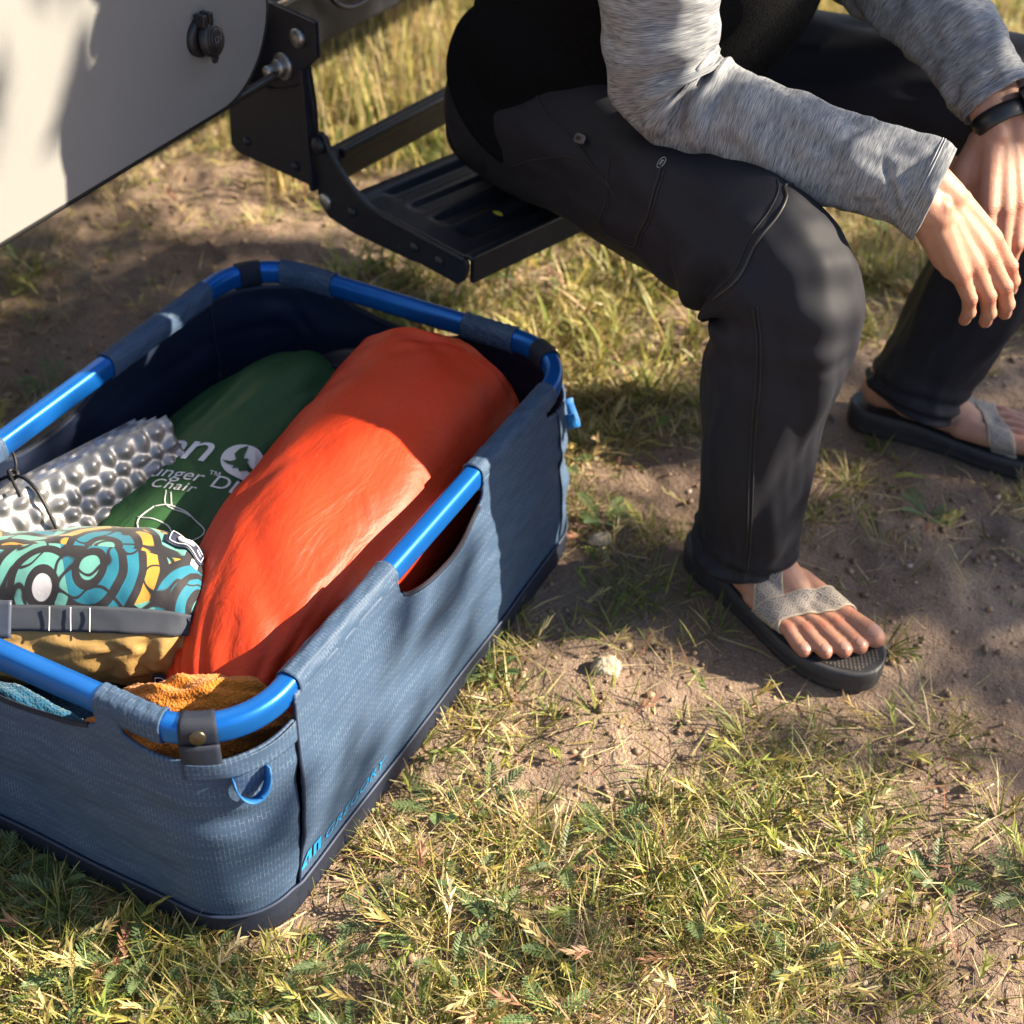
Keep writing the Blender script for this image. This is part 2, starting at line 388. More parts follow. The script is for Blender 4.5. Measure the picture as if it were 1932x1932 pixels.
# seams where the end panels wrap round the corners to meet the side panels
for tt in (WC[0], WC[1], WC[4], WC[5]):
    z = np.linspace(.032, float(ztop(tt + .002)) - .004, 40); p = wall(np.full(40, tt), z, .0006)
    tube('seam', p[::3], .0016, M_STITCH, basket, n=60, m=6)
# stitched hems round the hand openings
for a, b, d in OPENT:
    t = np.linspace(a + .002, b - .002, 60); p = wall(t, ztop(t) - .0005, -.0012)
    tube('hem', p[::3], .0026, M_BAND, basket, n=90, m=6)
# base band of coarse navy webbing
t = np.linspace(0, 1, 360, endpoint=False)[:, None]; zz = np.linspace(0.001, .036, 8)[None]
bz = .036 - .010 * sum(gauss((t % 1) - (WC[k] + WC[k + 1]) / 2, .03) for k in (1, 3, 5, 7)) * 0
zb = zz + 0 * t
G = wall(t + 0 * zz, zb, .0022 + .0012 * np.sin(zz / .036 * np.pi))
uvb = np.stack([(t + 0 * zz) * PER, zb], -1).reshape(-1, 2)
solidify(mesh('base_band', G.reshape(-1, 3), grid_faces(360, 8, True, False), M_BAND, basket, uv=uvb), .0025, -1)
e = wall(np.linspace(0, 1, 400, endpoint=False), np.full(400, .0365), .0026); tube('piping', e[::2], .0019, M_STITCH, basket, n=500, m=6, closed=True)
bt = wall(np.linspace(0, 1, 120, endpoint=False), np.full(120, .006), -.002)
mesh('base_panel', np.vstack([bt, [[0, 0, .006]]]), [(i, (i + 1) % 120, 120) for i in range(120)], M_BAND, basket)
# tubular rim
ts = np.linspace(0, 1, 320, endpoint=False); x, y, _, _ = perim(ts, **RIM)
rim = Sweep(np.stack([x, y, np.full(320, H_RIM), np.full(320, .0135), np.full(320, .0105)], 1), 320, 28, (0, 0, 1), closed=True, fixed=True, p=3.2)
rim.obj('rim_tube', M_TUBE, basket)
def sleeve(ta, tb):
    n = 70; t = np.linspace(ta, tb, n); x, y, _, _ = perim(t, **RIM)
    f = np.linspace(0, 1, n)
    lip = .0006 * (gauss(f, .03) + gauss(f - 1, .03))
    w = sines(int(ta * 9999), 10, 2, 9)
    s = Sweep(np.stack([x, y, np.full(n, H_RIM), .0155 + lip, .0125 + lip], 1), n, 40, (0, 0, 1), fixed=True, p=2.7,
              disp=lambda a, th: .0006 * w(a * 2, th * .5))
    V, F, uv = s.data(); uv = np.stack([uv[:, 0], uv[:, 1]], 1)
    solidify(mesh('rim_sleeve', V, F, [M_FAB], basket, uv=uv, uvp=s.period), .0016, -1)
SL = [('C', -.254, -.086), ('C', .088, .262), ('B', .150, .082), ('B', -.104, -.176), ('A', .250, .064), ('A', -.112, -.262), ('D', -.164, -.108), ('D', .100, .164)]
for s, a, b in SL: sleeve(t_of(s, a), t_of(s, b))
# corner straps with snaps
for k in (1, 3, 5, 7):
    tm = WC[k] + {7: .36, 3: .56}.get(k, .62) * (WC[k + 1] - WC[k]); hw = .0062
    n = 10; t = np.linspace(tm - hw, tm + hw, n); x, y, nx, ny = perim(t, **RIM)
    s = Sweep(np.stack([x, y, np.full(n, H_RIM), np.full(n, .0158), np.full(n, .0128)], 1), n, 32, (0, 0, 1), fixed=True, p=2.8)
    st = solidify(s.obj('corner_strap', M_BAND, basket), .0014, -1)
    # tab going down to the wall
    tt = np.linspace(tm - hw, tm + hw, 8)[:, None]; z = np.linspace(H_RIM - .045, H_RIM - .006, 8)[None]
    Gt = wall(tt + 0 * z, z + 0 * tt, .0012); solidify(mesh('strap_tab', Gt.reshape(-1, 3), grid_faces(8, 8), M_BAND, basket, uv=np.stack([tt * PER + 0 * z, z + 0 * tt], -1).reshape(-1, 2)), .0014, 1)
    x, y, nx, ny = (float(v) for v in perim(tm, **RIM)); outw = np.array([nx, ny, .18])
    disc('snap', np.array([x, y, H_RIM + .001]) + unit(outw) * .0128, outw, .0072, .0022, M_SNAP, st, dome=.0012)
# blue pull loops below the corners of the long side
def loop(tm, z0):
    t = np.linspace(0, np.pi, 16); P = wall(np.array([tm]), np.array([z0]))[0]; q = wall(np.array([tm + .002]), np.array([z0]))[0]
    al = unit(q - P); x, y, nx, ny = (float(v) for v in perim(tm, RIM['hx'], RIM['hy'], RIM['r'])); nn = np.array([nx, ny, 0.])
    c = P - np.cos(t)[:, None] * al * .016 - np.array([0, 0, 1]) * (np.sin(t) ** .7)[:, None] * .027 + nn * (.002 + .010 * np.sin(t))[:, None]
    wv = unit(nn * .9 + np.array([0, 0, .1])) * .0075; d = unit(np.gradient(c, axis=0)); wv = unit(np.cross(d, unit(c - c.mean(0)))) * .007
    G = np.stack([c - wv, c + wv], 1); uv = np.stack([np.repeat(np.linspace(0, .07, 16), 2), np.tile([0, .01], 16)], 1)
    solidify(mesh('pull_loop', G.reshape(-1, 3), grid_faces(16, 2), M_BLUEWEB, basket, uv=uv), .0014, 0)
loop(WC[7] + .62 * (WC[8] - WC[7]), .222); loop(WC[1] + .3 * (WC[2] - WC[1]), .222)
# corner facing flap under the near rim corner
tt = np.linspace(WC[7] + .25 * (WC[8] - WC[7]), WC[8] - .001, 30)[:, None]; v = np.linspace(0, 1, 12)[None]
z = (H_RIM - .045) + (ztop(tt) - (H_RIM - .045)) * v
solidify(mesh('corner_facing', wall(tt + 0 * v, z, .0016).reshape(-1, 3), grid_faces(30, 12), M_FAB, basket, uv=np.stack([(tt + 0 * v) * PER, z], -1).reshape(-1, 2)), .0012, 1)
# printed word and mark on the long side panel
def on_side(V, y0, z0, off=.0011):
    """flat text coords (x along +Y, y up) laid on the +X wall"""
    y = y0 + V[:, 0]; z = z0 + V[:, 1]; f = (y + .29) / .58; t = WC[0] + np.clip(f, 0, 1) * (WC[1] - WC[0])
    return wall(t, z, off)
def inv_t(y, z):
    k = np.clip(z / H_RIM, 0, 1); hy = .3615 + (RIM['hy'] + .0125 - .3615) * k; r = .068 + (RIM['r'] + .0125 - .068) * k
    return WC[0] + np.clip((y + hy - r) / (2 * (hy - r)), 0, 1) * (WC[1] - WC[0])
def on_side(V, y0, z0, off=.0011):
    y = y0 + V[:, 0]; z = z0 + V[:, 1]; return wall(inv_t(y, z), z, off)
V, F = text_mesh('GREGORY', .019, shear=.25, space=1.08); w = V[:, 0].max() - V[:, 0].min(); V[:, 0] = (V[:, 0] - V[:, 0].min()) * (.112 / w)
mesh('printed_word', on_side(V, -.245, .052), F, M_PRINT, basket, smooth=False)
def strip_poly(pts): return np.array(pts, float)
LG = [[(0, 0), (.020, .019), (.024, .019), (.024, .0145), (.0205, .0145), (.0105, .0048), (.0145, .0048), (.0165, .007), (.0205, .007), (.0155, 0)],
      [(.0265, .019), (.031, .019), (.031, .005), (.0385, .005), (.0385, .0), (.0265, .0)]]
LG = [[(0, 0), (.018, .019), (.024, .019), (.024, .003), (.0195, .003), (.0195, .0125), (.0125, .005), (.0165, .005), (.0165, 0)],
      [(.0275, 0), (.0275, .019), (.040, .019), (.040, 0), (.0355, 0), (.0355, .0145), (.032, .0145), (.032, 0)]]
for pl in LG:
    P2 = np.array(pl); bm = bmesh.new(); f = bm.faces.new([bm.verts.new((a, b, 0)) for a, b in P2]); bmesh.ops.triangulate(bm, faces=[f]); bm.verts.index_update()
    V = np.array([v.co[:] for v in bm.verts]); F = [tuple(v.index for v in q.verts) for q in bm.faces]; bm.free()
    mesh('printed_mark', on_side(V, -.294, .050), F, M_PRINT, basket, smooth=False)
# ================================================================== things in the basket
def nylon(name, c, rough=.42, sheen=0, dust=.3, grid=0):
    m = Mt(name, c, rough, spec=.3, sheen=sheen); v = m.coord('Object')
    big = m.noise(v, 7, 4); scuff = m.noise(m.coord('Object', scale=(40, 12, 40)), 1.6, 6, .7, 1.5)
    base = m.mix(big, tuple(x * .85 for x in c), tuple(min(1, x * 1.15) for x in c))
    sc = m.ramp(scuff, [(.60, (0,) * 3), (.78, (dust,) * 3)])
    m.set('Base Color', m.mix(sc, base, tuple(min(1, x * .6 + .18) for x in c)))
    h = m.math('ADD', m.noise(m.coord('Object', scale=(1, .45, 1)), 55, 4, .6), m.math('MULTIPLY', m.math('ABSOLUTE', m.math('SUBTRACT', m.noise(m.coord('Object', scale=(1, .35, 1)), 26, 3, .55, 1.2), .5)), 2.2))
    h2 = m.noise(v, 1400, 2)
    m.set('Normal', m.bump(m.math('ADD', h, m.math('MULTIPLY', h2, .06)), .40, .003)); return m.m
M_ORANGE = nylon('orange_nylon', (.46, .036, .009), .5, sheen=.0, dust=.16)
M_GREEN = nylon('green_nylon', (.022, .070, .026), .5, dust=.12)
M_WHITE = simple('white_print', (.62, .62, .66), .55, var=.1, scale=80)
# --- orange stuff sack
_o1 = sines(31, 16, 1.0, 5); _o2 = sines(32, 12, 2, 7, aniso=(1.6, .6)); _o3 = sines(33, 8, 3, 7)
def d_orange(s, th):
    pl = np.sin(th * 13 + 2.2 * _o3(s * .6, th * .16)); near = gauss(s, .20)
    a = .0060 * near * (np.abs(pl) * 1.6 - .8) + .0040 * gauss(s, .12) * np.sin(th * 29 + 1)
    farp = gauss(s - .84, .055) * ss(.92, .86, s)
    a = a + .0040 * farp * np.abs(np.sin(th * 15 + 2.0 * _o3(s, th * .3)))
    a = a + .0030 * _o1(s * 1.5, th / 6.283 * 2) * gauss(s - .5, .5) + .0022 * _o2(s * 2.6, th / 6.283 * 3)
    # two diagonal creases
    for (s0, t0, k, w, am) in ((.55, 4.4, .10, .018, .004), (.62, 4.7, .13, .015, .003), (.38, 4.2, .12, .02, .0035), (.3, 4.75, -.1, .02, .003)):
        a = a - am * gauss(s - s0 - k * (th - t0), w) * gauss(th - t0, .5)
    a = a - .0035 * gauss(s - .885, .006) + .0018 * gauss(s - .90, .008)
    return a
ora = Sweep([(.152, -.285, .125, .018, .016), (.150, -.268, .132, .040, .034), (.143, -.228, .148, .066, .058), (.118, -.15, .166, .096, .085), (.098, -.03, .180, .115, .097),
             (.094, .10, .188, .119, .106), (.088, .20, .192, .121, .112), (.085, .25, .195, .120, .112), (.084, .272, .197, .112, .105), (.083, .286, .198, .088, .084), (.083, .292, .198, .03, .03), (.083, .293, .198, .002, .002)],
            230, 180, (1, 0, 0), d_orange, fixed=True)
o = tag(ora.obj('stuff_sack', M_ORANGE), 'fat orange nylon stuff sack lying along the long side of the basket', 'stuff sack')
# --- green sack
_n1 = sines(41, 14, 1, 4.5); _n2 = sines(42, 12, 2, 8)
def d_green(s, th):
    a = .006 * _n1(s * 1.6, th / 6.283 * 2) + .002 * _n2(s * 2, th / 6.283 * 4)
    for (s0, t0, k, w, am) in ((.30, 4.6, .05, .03, .008), (.16, 4.9, .2, .03, .006), (.52, 4.5, .04, .02, .006), (.24, 4.3, -.12, .025, .005)):
        a = a - am * gauss(s - s0 - k * (th - t0), w) * gauss(th - t0, .8)
    return a * ss(0, .06, s) * ss(1, .94, s)
grs = Sweep([(-.112, .302, .10, .004, .004), (-.112, .298, .105, .045, .04), (-.113, .275, .115, .085, .075), (-.115, .22, .122, .098, .086), (-.112, .11, .122, .100, .088), (-.098, -.02, .115, .098, .085),
             (-.085, -.12, .105, .088, .075), (-.08, -.19, .10, .055, .05), (-.08, -.215, .10, .004, .004)], 170, 150, (1, 0, 0), d_green, fixed=True)
green = tag(grs.obj('hammock_chair_sack', M_GREEN), 'dark green sack with a white logo lying between silver pad and orange sack', 'sack')
def bvh_of(*sw):
    V, F, k = [], [], 0
    for s in sw:
        v, f, _ = s.data(); V += [tuple(p) for p in v]; F += [tuple(int(i) + k for i in q) for q in f]; k += len(v)
    return BVHTree.FromPolygons(V, F)
bv = bvh_of(grs)
TX = unit(np.array([.93, .37, 0])); TY = np.array([-TX[1], TX[0], 0])
def drop(P2, org, off=.0012, bv=bv, tx=TX, ty=TY):
    out = []
    for p in P2:
        q = np.array([org[0], org[1], .6]) + tx * p[0] + ty * p[1]
        loc, nn, _, _ = bv.ray_cast(Vector(q), Vector((0, 0, -1)))
        if loc is None: loc = Vector((q[0], q[1], .12)); nn = Vector((0, 0, 1))
        nn = nn if nn.z > 0 else -nn; out.append(loc + nn * off)
    return np.array([v[:] for v in out])
def print_on(name, P2, F, org, mat, parent, off=.0012): return mesh(name, drop(P2, org, off), F, mat, parent, smooth=False)
def fan(poly, sub=0):
    bm = bmesh.new(); f = bm.faces.new([bm.verts.new((a, b, 0)) for a, b in poly]); bmesh.ops.triangulate(bm, faces=[f])
    for _ in range(2): bmesh.ops.subdivide_edges(bm, edges=[e for e in bm.edges if e.calc_length() > .006], cuts=1)
    bmesh.ops.triangulate(bm, faces=bm.faces); bm.verts.index_update()
    V = np.array([v.co[:2] for v in bm.verts]); F = [tuple(v.index for v in q.verts) for q in bm.faces]; bm.free(); return V, F
MOON = (-.052, .066)
a = np.linspace(0, 2 * np.pi, 48, endpoint=False); V, F = fan(np.stack([.0245 * np.cos(a), .026 * np.sin(a)], 1)); print_on('printed_moon', V, F, MOON, M_WHITE, green)
EAGLE = [(-.024, -.006), (-.014, -.006), (-.008, -.002), (-.012, .008), (-.008, .018), (.001, .026), (.001, .016), (.0, .008), (.001, .002), (.004, .004), (.0065, .003), (.005, -.001), (.009, -.006), (.018, -.008), (.025, -.006), (.021, -.011), (.012, -.013), (.006, -.012), (.003, -.016), (-.001, -.019), (-.003, -.014), (-.009, -.017), (-.008, -.012), (-.016, -.011)]
V, F = fan(np.array(EAGLE) * .93); print_on('printed_bird', V, F, MOON, M_GREEN, green, .0022)
V, F = text_mesh('en', .070, shear=.30, space=.92); V = V[:, :2]; V[:, 0] -= V[:, 0].max(); print_on('printed_letters', V, F, (MOON[0] - .030 * TX[0], MOON[1] - .030 * TX[1] - .014), M_WHITE, green)
V, F = text_mesh('Lounger', .025, shear=.32); V = V[:, :2]; V[:, 0] -= V[:, 0].max(); og = np.array([MOON[0], MOON[1]]) + TX[:2] * -.034 + TY[:2] * -.046
print_on('printed_word', V, F, og, M_WHITE, green)
V, F = text_mesh('\u2122', .016); print_on('printed_word', V[:, :2], F, og + TX[:2] * .001 + TY[:2] * .010, M_WHITE, green)
V, F = text_mesh('DL', .027, shear=.32); print_on('printed_word', V[:, :2], F, og + TX[:2] * .006 - TY[:2] * .002, M_WHITE, green)
V, F = text_mesh('Chair', .020, shear=.32, space=1.1); V = V[:, :2]; V[:, 0] -= V[:, 0].max(); print_on('printed_word', V, F, og + TX[:2] * -.004 + TY[:2] * -.018, M_WHITE, green)
CHAIR = [[(0, 0), (.018, .004), (.05, -.006), (.056, -.018), (.034, -.045)], [(0, 0), (-.012, -.02), (-.004, -.04), (.01, -.058)], [(-.014, -.016), (.02, -.024), (.034, -.045)], [(.012, .024), (.018, .004)], [(.006, .026), (.013, .003), (.04, -.003)]]
for c in CHAIR:
    q = cr(np.array(c), 24); tube('printed_outline', drop(q, (-.088, -.048), .0006), .0008, M_WHITE, green, n=40, m=5)
# --- silver folded foam pad
def silver():
    m = Mt('metallised_foam', (.3, .3, .32), .36, .8, spec=.5); v = m.coord('UV')
    w = m.noise(m.coord('UV', scale=(70, 300, 1)), 1.0, 5, .6, 2.0); w2 = m.noise(v, 60, 4)
    m.set('Roughness', m.math('MULTIPLY_ADD', w2, .2, .36)); m.set('Normal', m.bump(m.math('ADD', w, w2), .18, .0014))
    m.set('Base Color', m.mix(w2, (.20, .20, .22), (.36, .36, .38))); return m.m
M_SILVER = silver()
pl = unit(np.array([.26, .965, 0.])); ph = unit(np.array([.5 * .965, -.5 * .26, -.866])); pn = unit(np.cross(pl, ph)); pn = pn if pn[0] > 0 else -pn
P0 = np.array([-.138, .048, .240])
pad = tag(empty('folded_foam_pad', P0 - pl * .2), 'silver egg-crate foam pad folded in layers, held by a black cord', 'sleeping pad')
def padz(u, v, seed):
    sp = .0236; out = np.zeros(np.broadcast(u, v).shape); f = sines(seed, 8, 2, 6)
    uu = u + .0022 * f(u * 9, v * 9); vv = v + .0022 * f(v * 9 + 3, u * 9)
    for i in range(-1, 20):
        for j in range(-1, 8):
            cx, cy = i * sp * .92 + (j % 2) * sp * .46, j * sp * .80 + .010
            out = out + gauss(np.hypot(uu - cx, vv - cy), .0080) * .0085
    return out - .003
plain = lambda u, v: ss(.150, .158, u) * ss(.285, .275, u) * ss(.055, .064, v)
for i in range(4):
    nu, nv = (230, 70) if i == 0 else (150, 30)
    u = np.linspace(0, .40, nu)[:, None]; v = np.linspace(-.002, .118, nv)[None]
    b = padz(u, v, 50 + i)
    if i == 0: b = b * (1 - plain(u, v)) + .0035 * plain(u, v)
    edge = np.minimum(np.minimum(u, .40 - u), np.minimum(v + .002, .118 - v)); th = .0055 * np.sqrt(np.clip(edge / .006, 0, 1))
    base = P0 - pl * u[..., None] + ph * v[..., None] - pn * .0255 * i
    Gf = base + pn * (b + th)[..., None]; Gb = base + pn * (b - th)[..., None]
    V = np.vstack([Gf.reshape(-1, 3), Gb.reshape(-1, 3)]); f1 = grid_faces(nu, nv); F = np.vstack([f1, f1[:, ::-1] + nu * nv])
    uv1 = np.stack([u + 0 * v, v + 0 * u], -1).reshape(-1, 2)
    ob = mesh('foam_layer', V - np.array(pad.location), F, M_SILVER, pad, uv=np.vstack([uv1, uv1]))
M_CORD = simple('black_elastic_cord', (.012, .011, .013), .5, var=.4, scale=300, bump=.4, bscale=900)
U0 = .178; q = lambda v, n, du=0: P0 - pl * (U0 + du) + ph * v + pn * n - np.array(pad.location)
tube('cord', [q(.118, .006), q(.09, .0135), q(.055, .0145), q(.025, .0155), q(.004, .012), q(-.010, -.004), q(-.013, -.03), q(-.011, -.06), q(-.002, -.088), q(.05, -.096), q(.11, -.094), q(.125, -.05)], .0021, M_CORD, pad, n=160, m=8, closed=True)
tube('cord', [q(-.013, -.03), q(-.022, -.026, -.006), q(-.034, -.028, -.010), q(-.044, -.036, -.012)], .0017, M_CORD, pad, n=30)
tube('cord', [q(-.012, -.028), q(-.020, -.020, .006), q(-.010, -.006, .012), q(.004, .006, .016)], .0017, M_CORD, pad, n=30)
kn = []
a = np.linspace(0, 4 * np.pi, 26); kn = np.stack([.0045 * np.cos(a), .004 * np.sin(a), .004 * np.sin(a * .5)], 1) + q(-.0145, -.028); tube('knot', kn, .0024, M_CORD, pad, n=80)
# --- patterned pouch
def pattern():
    m = Mt('arc_print_cotton', (.1, .3, .35), .7, spec=.3, sheen=.2)
    uv = m.coord('UV', scale=(11.0, 11.0, 1)); nz = m.n('ShaderNodeTexNoise', Vector=uv, Scale=1.6, Detail=2).outputs['Color']
    wv = m.n('ShaderNodeVectorMath', {'operation': 'MULTIPLY_ADD'}, i0=nz, i1=(.12, .12, 0), i2=uv).outputs[0]
    vo = m.n('ShaderNodeTexVoronoi', {'voronoi_dimensions': '2D'}, Vector=wv, Scale=1.0, Randomness=.6)
    d = m.math('MULTIPLY', vo.outputs['Distance'], 5.4); idx = m.math('FLOOR', d); fr = m.math('FRACT', d)
    sep = m.n('ShaderNodeSeparateColor', Color=vo.outputs['Color'])
    pick = m.math('FRACT', m.math('ADD', m.math('MULTIPLY', idx, .37), m.math('MULTIPLY', sep.outputs[0], 3.0)))
    pal = m.ramp(pick, [(0, (.008, .12, .19)), (.2, (.09, .26, .24)), (.42, (.36, .19, .03)), (.58, (.008, .12, .19)), (.72, (.09, .26, .24)), (.88, (.38, .37, .40))], 'CONSTANT')
    ang = m.n('ShaderNodeTexNoise', Vector=uv, Scale=2.2, Detail=1).outputs['Fac']
    line = m.math('MAXIMUM', m.ramp(fr, [(.56, (0,) * 3), (.60, (1,) * 3)]), m.ramp(m.math('ABSOLUTE', m.math('SUBTRACT', ang, .5)), [(.012, (1,) * 3), (.022, (0,) * 3)]))
    m.set('Base Color', m.mix(line, pal, (.012, .011, .016)))
    m.set('Normal', m.bump(m.noise(m.coord('Object'), 90, 4), .25, .002)); return m.m
M_PAT = pattern()
M_TAN = nylon('tan_nylon', (.30, .19, .07), .45, dust=.1)
M_STRAP = webbing('slate_webbing', (.045, .056, .085), 2600)
M_PATCH = simple('navy_patch', (.02, .025, .055), .6, var=.2, scale=200, bump=.4, bscale=900)
_p1 = sines(61, 14, 1, 4); _p2 = sines(62, 12, 2, 8)
def d_pouch(s, th):
    a = .004 * _p1(s * 1.4, th / 6.283 * 2.5) + .0012 * _p2(s * 3, th / 6.283 * 3)
    strap = gauss(wrap(th - .97), .24); a = a - .0045 * strap * ss(.95, .9, s)
    # gathers of the tan cloth below the strap
    below = ss(1.1, 1.3, th) * ss(2.5, 1.7, th); a = a + .0026 * below * np.sin(s * 60 + 1.5 * _p2(s, th))
    a = a - .010 * gauss(s - .79 - .10 * (th - 1.4), .012) * gauss(th - 1.50, .30) + .008 * gauss(s - .815 - .10 * (th - 1.4), .016) * gauss(th - 1.40, .22)
    a = a - .007 * gauss(s - .74 + .12 * (th - .5), .016) * gauss(th - .5, .28)
    return a * ss(1, .97, s)
PE, PD = np.array([.064, -.148, .192]), np.array([.889, .457, 0.])
pch = Sweep([(*(PE - PD * k + np.array([0, 0, dz])), a_, b_) for k, dz, a_, b_ in ((.290, -.004, .066, .064), (.25, 0, .076, .073), (.18, .002, .081, .077), (.10, .002, .082, .078), (.048, 0, .078, .076), (.020, -.003, .066, .067), (.006, -.004, .045, .05), (.001, -.004, .018, .02), (0, -.004, .001, .001))], 220, 170, (0, 0, 1), d_pouch, fixed=True)
V, F, uv = pch.data(); thf = (np.arange(len(F)) % 170) / 170 * 6.283
fm = ((thf > 1.0) & (thf < 4.6)).astype(int)
pouch = tag(mesh('rolled_pouch', V, F, [M_PAT, M_TAN], None, uv=uv, fmat=fm, uvp=pch.period), 'pouch with arc-printed top and tan underside, a slate strap across it', 'pouch')
def ribbon(sw, pts, width_dir, name, mat, parent, off=.002, n=80, th=.0016):
    """pts: (s, theta_a, theta_b) rows; ribbon between the two angles"""
    A = cr(np.array(pts, float), n); u = np.linspace(0, 1, 8)
    G = np.stack([sw.at(A[:, 0], A[:, 1] * (1 - k) + A[:, 2] * k, off + .0006 * math.sin(k * math.pi)) for k in u], 1)
    Ld = np.concatenate([[0], np.cumsum(np.linalg.norm(np.diff(G[:, 4], axis=0), axis=1))]); W = np.linalg.norm(G[:, 0] - G[:, -1], axis=1)
    uv = np.stack([np.repeat(Ld, 8), (u[None] * W[:, None]).ravel()], 1)
    return solidify(mesh(name, G.reshape(-1, 3), grid_faces(n, 8), mat, parent, uv=uv), th, 1)
ribbon(pch, [(.02, .83, 1.15), (.3, .82, 1.14), (.55, .81, 1.13), (.75, .80, 1.14), (.84, .78, 1.16), (.90, .74, 1.22)], None, 'strap', M_STRAP, pouch, .003)
for k, s0 in enumerate((.31, .34, .37, .66, .70, .74)):
    th = np.linspace(.84, 1.12, 12); p = pch.at(np.full(12, s0), th, .0056); tube('stitch_line', p, .0006, M_WHITE if k < 3 else M_PATCH, pouch, n=24, m=5)
ribbon(pch, [(.19, .77, 1.21), (.23, .77, 1.21), (.255, .77, 1.21)], None, 'buckle', simple('slate_plastic', (.05, .06, .09), .35, var=.15), pouch, .0062, n=12, th=.003)
for (s0, s1, t0, t1) in ((.50, .68, -.62, -.25), (.50, .68, 1.72, 2.05)):
    ss_ = np.linspace(s0, s1, 20)[:, None]; tt = np.linspace(t0, t1, 10)[None]; G = pch.at(ss_ + 0 * tt, tt + 0 * ss_ + .10 * (ss_ - s0) / (s1 - s0), .0035)
    pt = solidify(mesh('sewn_patch', G.reshape(-1, 3), grid_faces(20, 10), M_PATCH, pouch), .0014, 1)
    e = [(s0 + .01, t0 + .03), (s1 - .01, t0 + .03), (s1 - .01, t1 - .03), (s0 + .01, t1 - .03)]
    for k in range(4):
        aa, bb = np.array(e[k]), np.array(e[(k + 1) % 4]); L_ = np.linspace(0, 1, 10)[:, None]; w = aa + (bb - aa) * L_
        tube('patch_stitch', pch.at(w[:, 0], w[:, 1] + .10 * (w[:, 0] - s0) / (s1 - s0), .0052), .0006, M_WHITE, pt, n=20, m=5)
    if t0 < 1:
        a = np.linspace(0, 1.75 * np.pi, 30); p = pch.at(s0 + .06 + .028 * np.cos(a), t0 + .19 + .085 * np.sin(a) + .1 * .3, .0053); tube('patch_mark', p, .0016, M_WHITE, pt, n=60, m=6)
        p = pch.at(np.linspace(s0 + .035, s0 + .085, 8), np.full(8, t0 + .215), .0053); tube('patch_mark', p, .0014, M_WHITE, pt, n=20, m=6)
        p = pch.at(np.linspace(s0 + .12, s0 + .15, 8), np.full(8, t0 + .25), .0053); tube('patch_mark', p, .0010, M_WHITE, pt, n=20, m=6)
# --- fleece blankets
def terry(name, c):
    m = Mt(name, c, .9, spec=.1, sheen=.2); v = m.coord('Object'); n = m.noise(v, 420, 3, .7); vo = m.n('ShaderNodeTexVoronoi', Vector=v, Scale=380.0).outputs['Distance']
    m.set('Base Color', m.mix(n, tuple(x * .65 for x in c), tuple(min(1, x * 1.25) for x in c))); m.set('Normal', m.bump(m.math('ADD', n, vo), .9, .002)); return m.m
def blanket(name, rows_list, mat, label, seed):
    V, F, k = [], [], 0
    for i, rows in enumerate(rows_list):
        f = sines(seed + i, 12, 1, 5); g = sines(seed + 50 + i, 40, 18, 40)
        s = Sweep(rows, 120, 110, (0, 0, 1), lambda a, th: .004 * f(a * 2, th / 6.283 * 3) + .0006 * g(a * 4, th / 6.283 * 5), caps=True)
        v, f2, _ = s.data(); V.append(v); F += [tuple(int(q) + k for q in ff) for ff in f2]; k += len(v)
    return tag(mesh(name, np.vstack(V), F, mat), label, 'blanket')
blanket('fleece_blanket', [[(.05, -.285, .17, .015, .015), (.090, -.278, .192, .022, .020), (.130, -.268, .203, .027, .022), (.165, -.248, .202, .026, .022), (.19, -.225, .18, .015, .015)],
                           [(.03, -.31, .14, .02, .02), (.09, -.308, .168, .026, .018), (.15, -.296, .186, .030, .018), (.192, -.26, .182, .024, .020), (.200, -.22, .15, .02, .02)],
                           [(.06, -.25, .12, .03, .03), (.13, -.25, .14, .05, .04), (.18, -.22, .13, .03, .03)]],
        terry('orange_terry', (.50, .17, .025)), 'crumpled orange fleece blanket stuffed in the near corner of the basket', 71)
blanket('fleece_throw', [[(-.19, -.30, .11, .02, .02), (-.12, -.312, .135, .026, .02), (-.05, -.315, .14, .028, .02), (.01, -.312, .13, .024, .02), (.04, -.31, .11, .015, .015)],
                         [(-.17, -.27, .06, .04, .04), (-.05, -.28, .07, .05, .04), (.1, -.28, .07, .04, .04)]],
        terry('teal_terry', (.012, .075, .15)), 'dark teal fleece throw under the tan side of the pouch', 81)
# --- dark zip pouch at the far end
_z = sines(91, 12, 1, 4)
zp = Sweep([(-.10, .305, .13, .004, .004), (-.09, .303, .135, .05, .025), (-.05, .300, .15, .062, .028), (0, .300, .155, .064, .028), (.05, .302, .145, .055, .026), (.075, .304, .135, .03, .02), (.08, .304, .135, .004, .004)], 70, 60, (0, 0, 1), lambda s, th: .003 * _z(s * 2, th / 3), fixed=True)
zip_ = tag(zp.obj('zip_pouch', simple('black_nylon', (.010, .011, .02), .5, var=.3, bump=.3, bscale=300)), 'small black zip pouch tucked behind the green sack at the far end', 'pouch')
p = zp.at(np.linspace(.1, .9, 20), np.full(20, .7), .001); tube('zip', p, .0022, M_LIN, zip_, n=50)
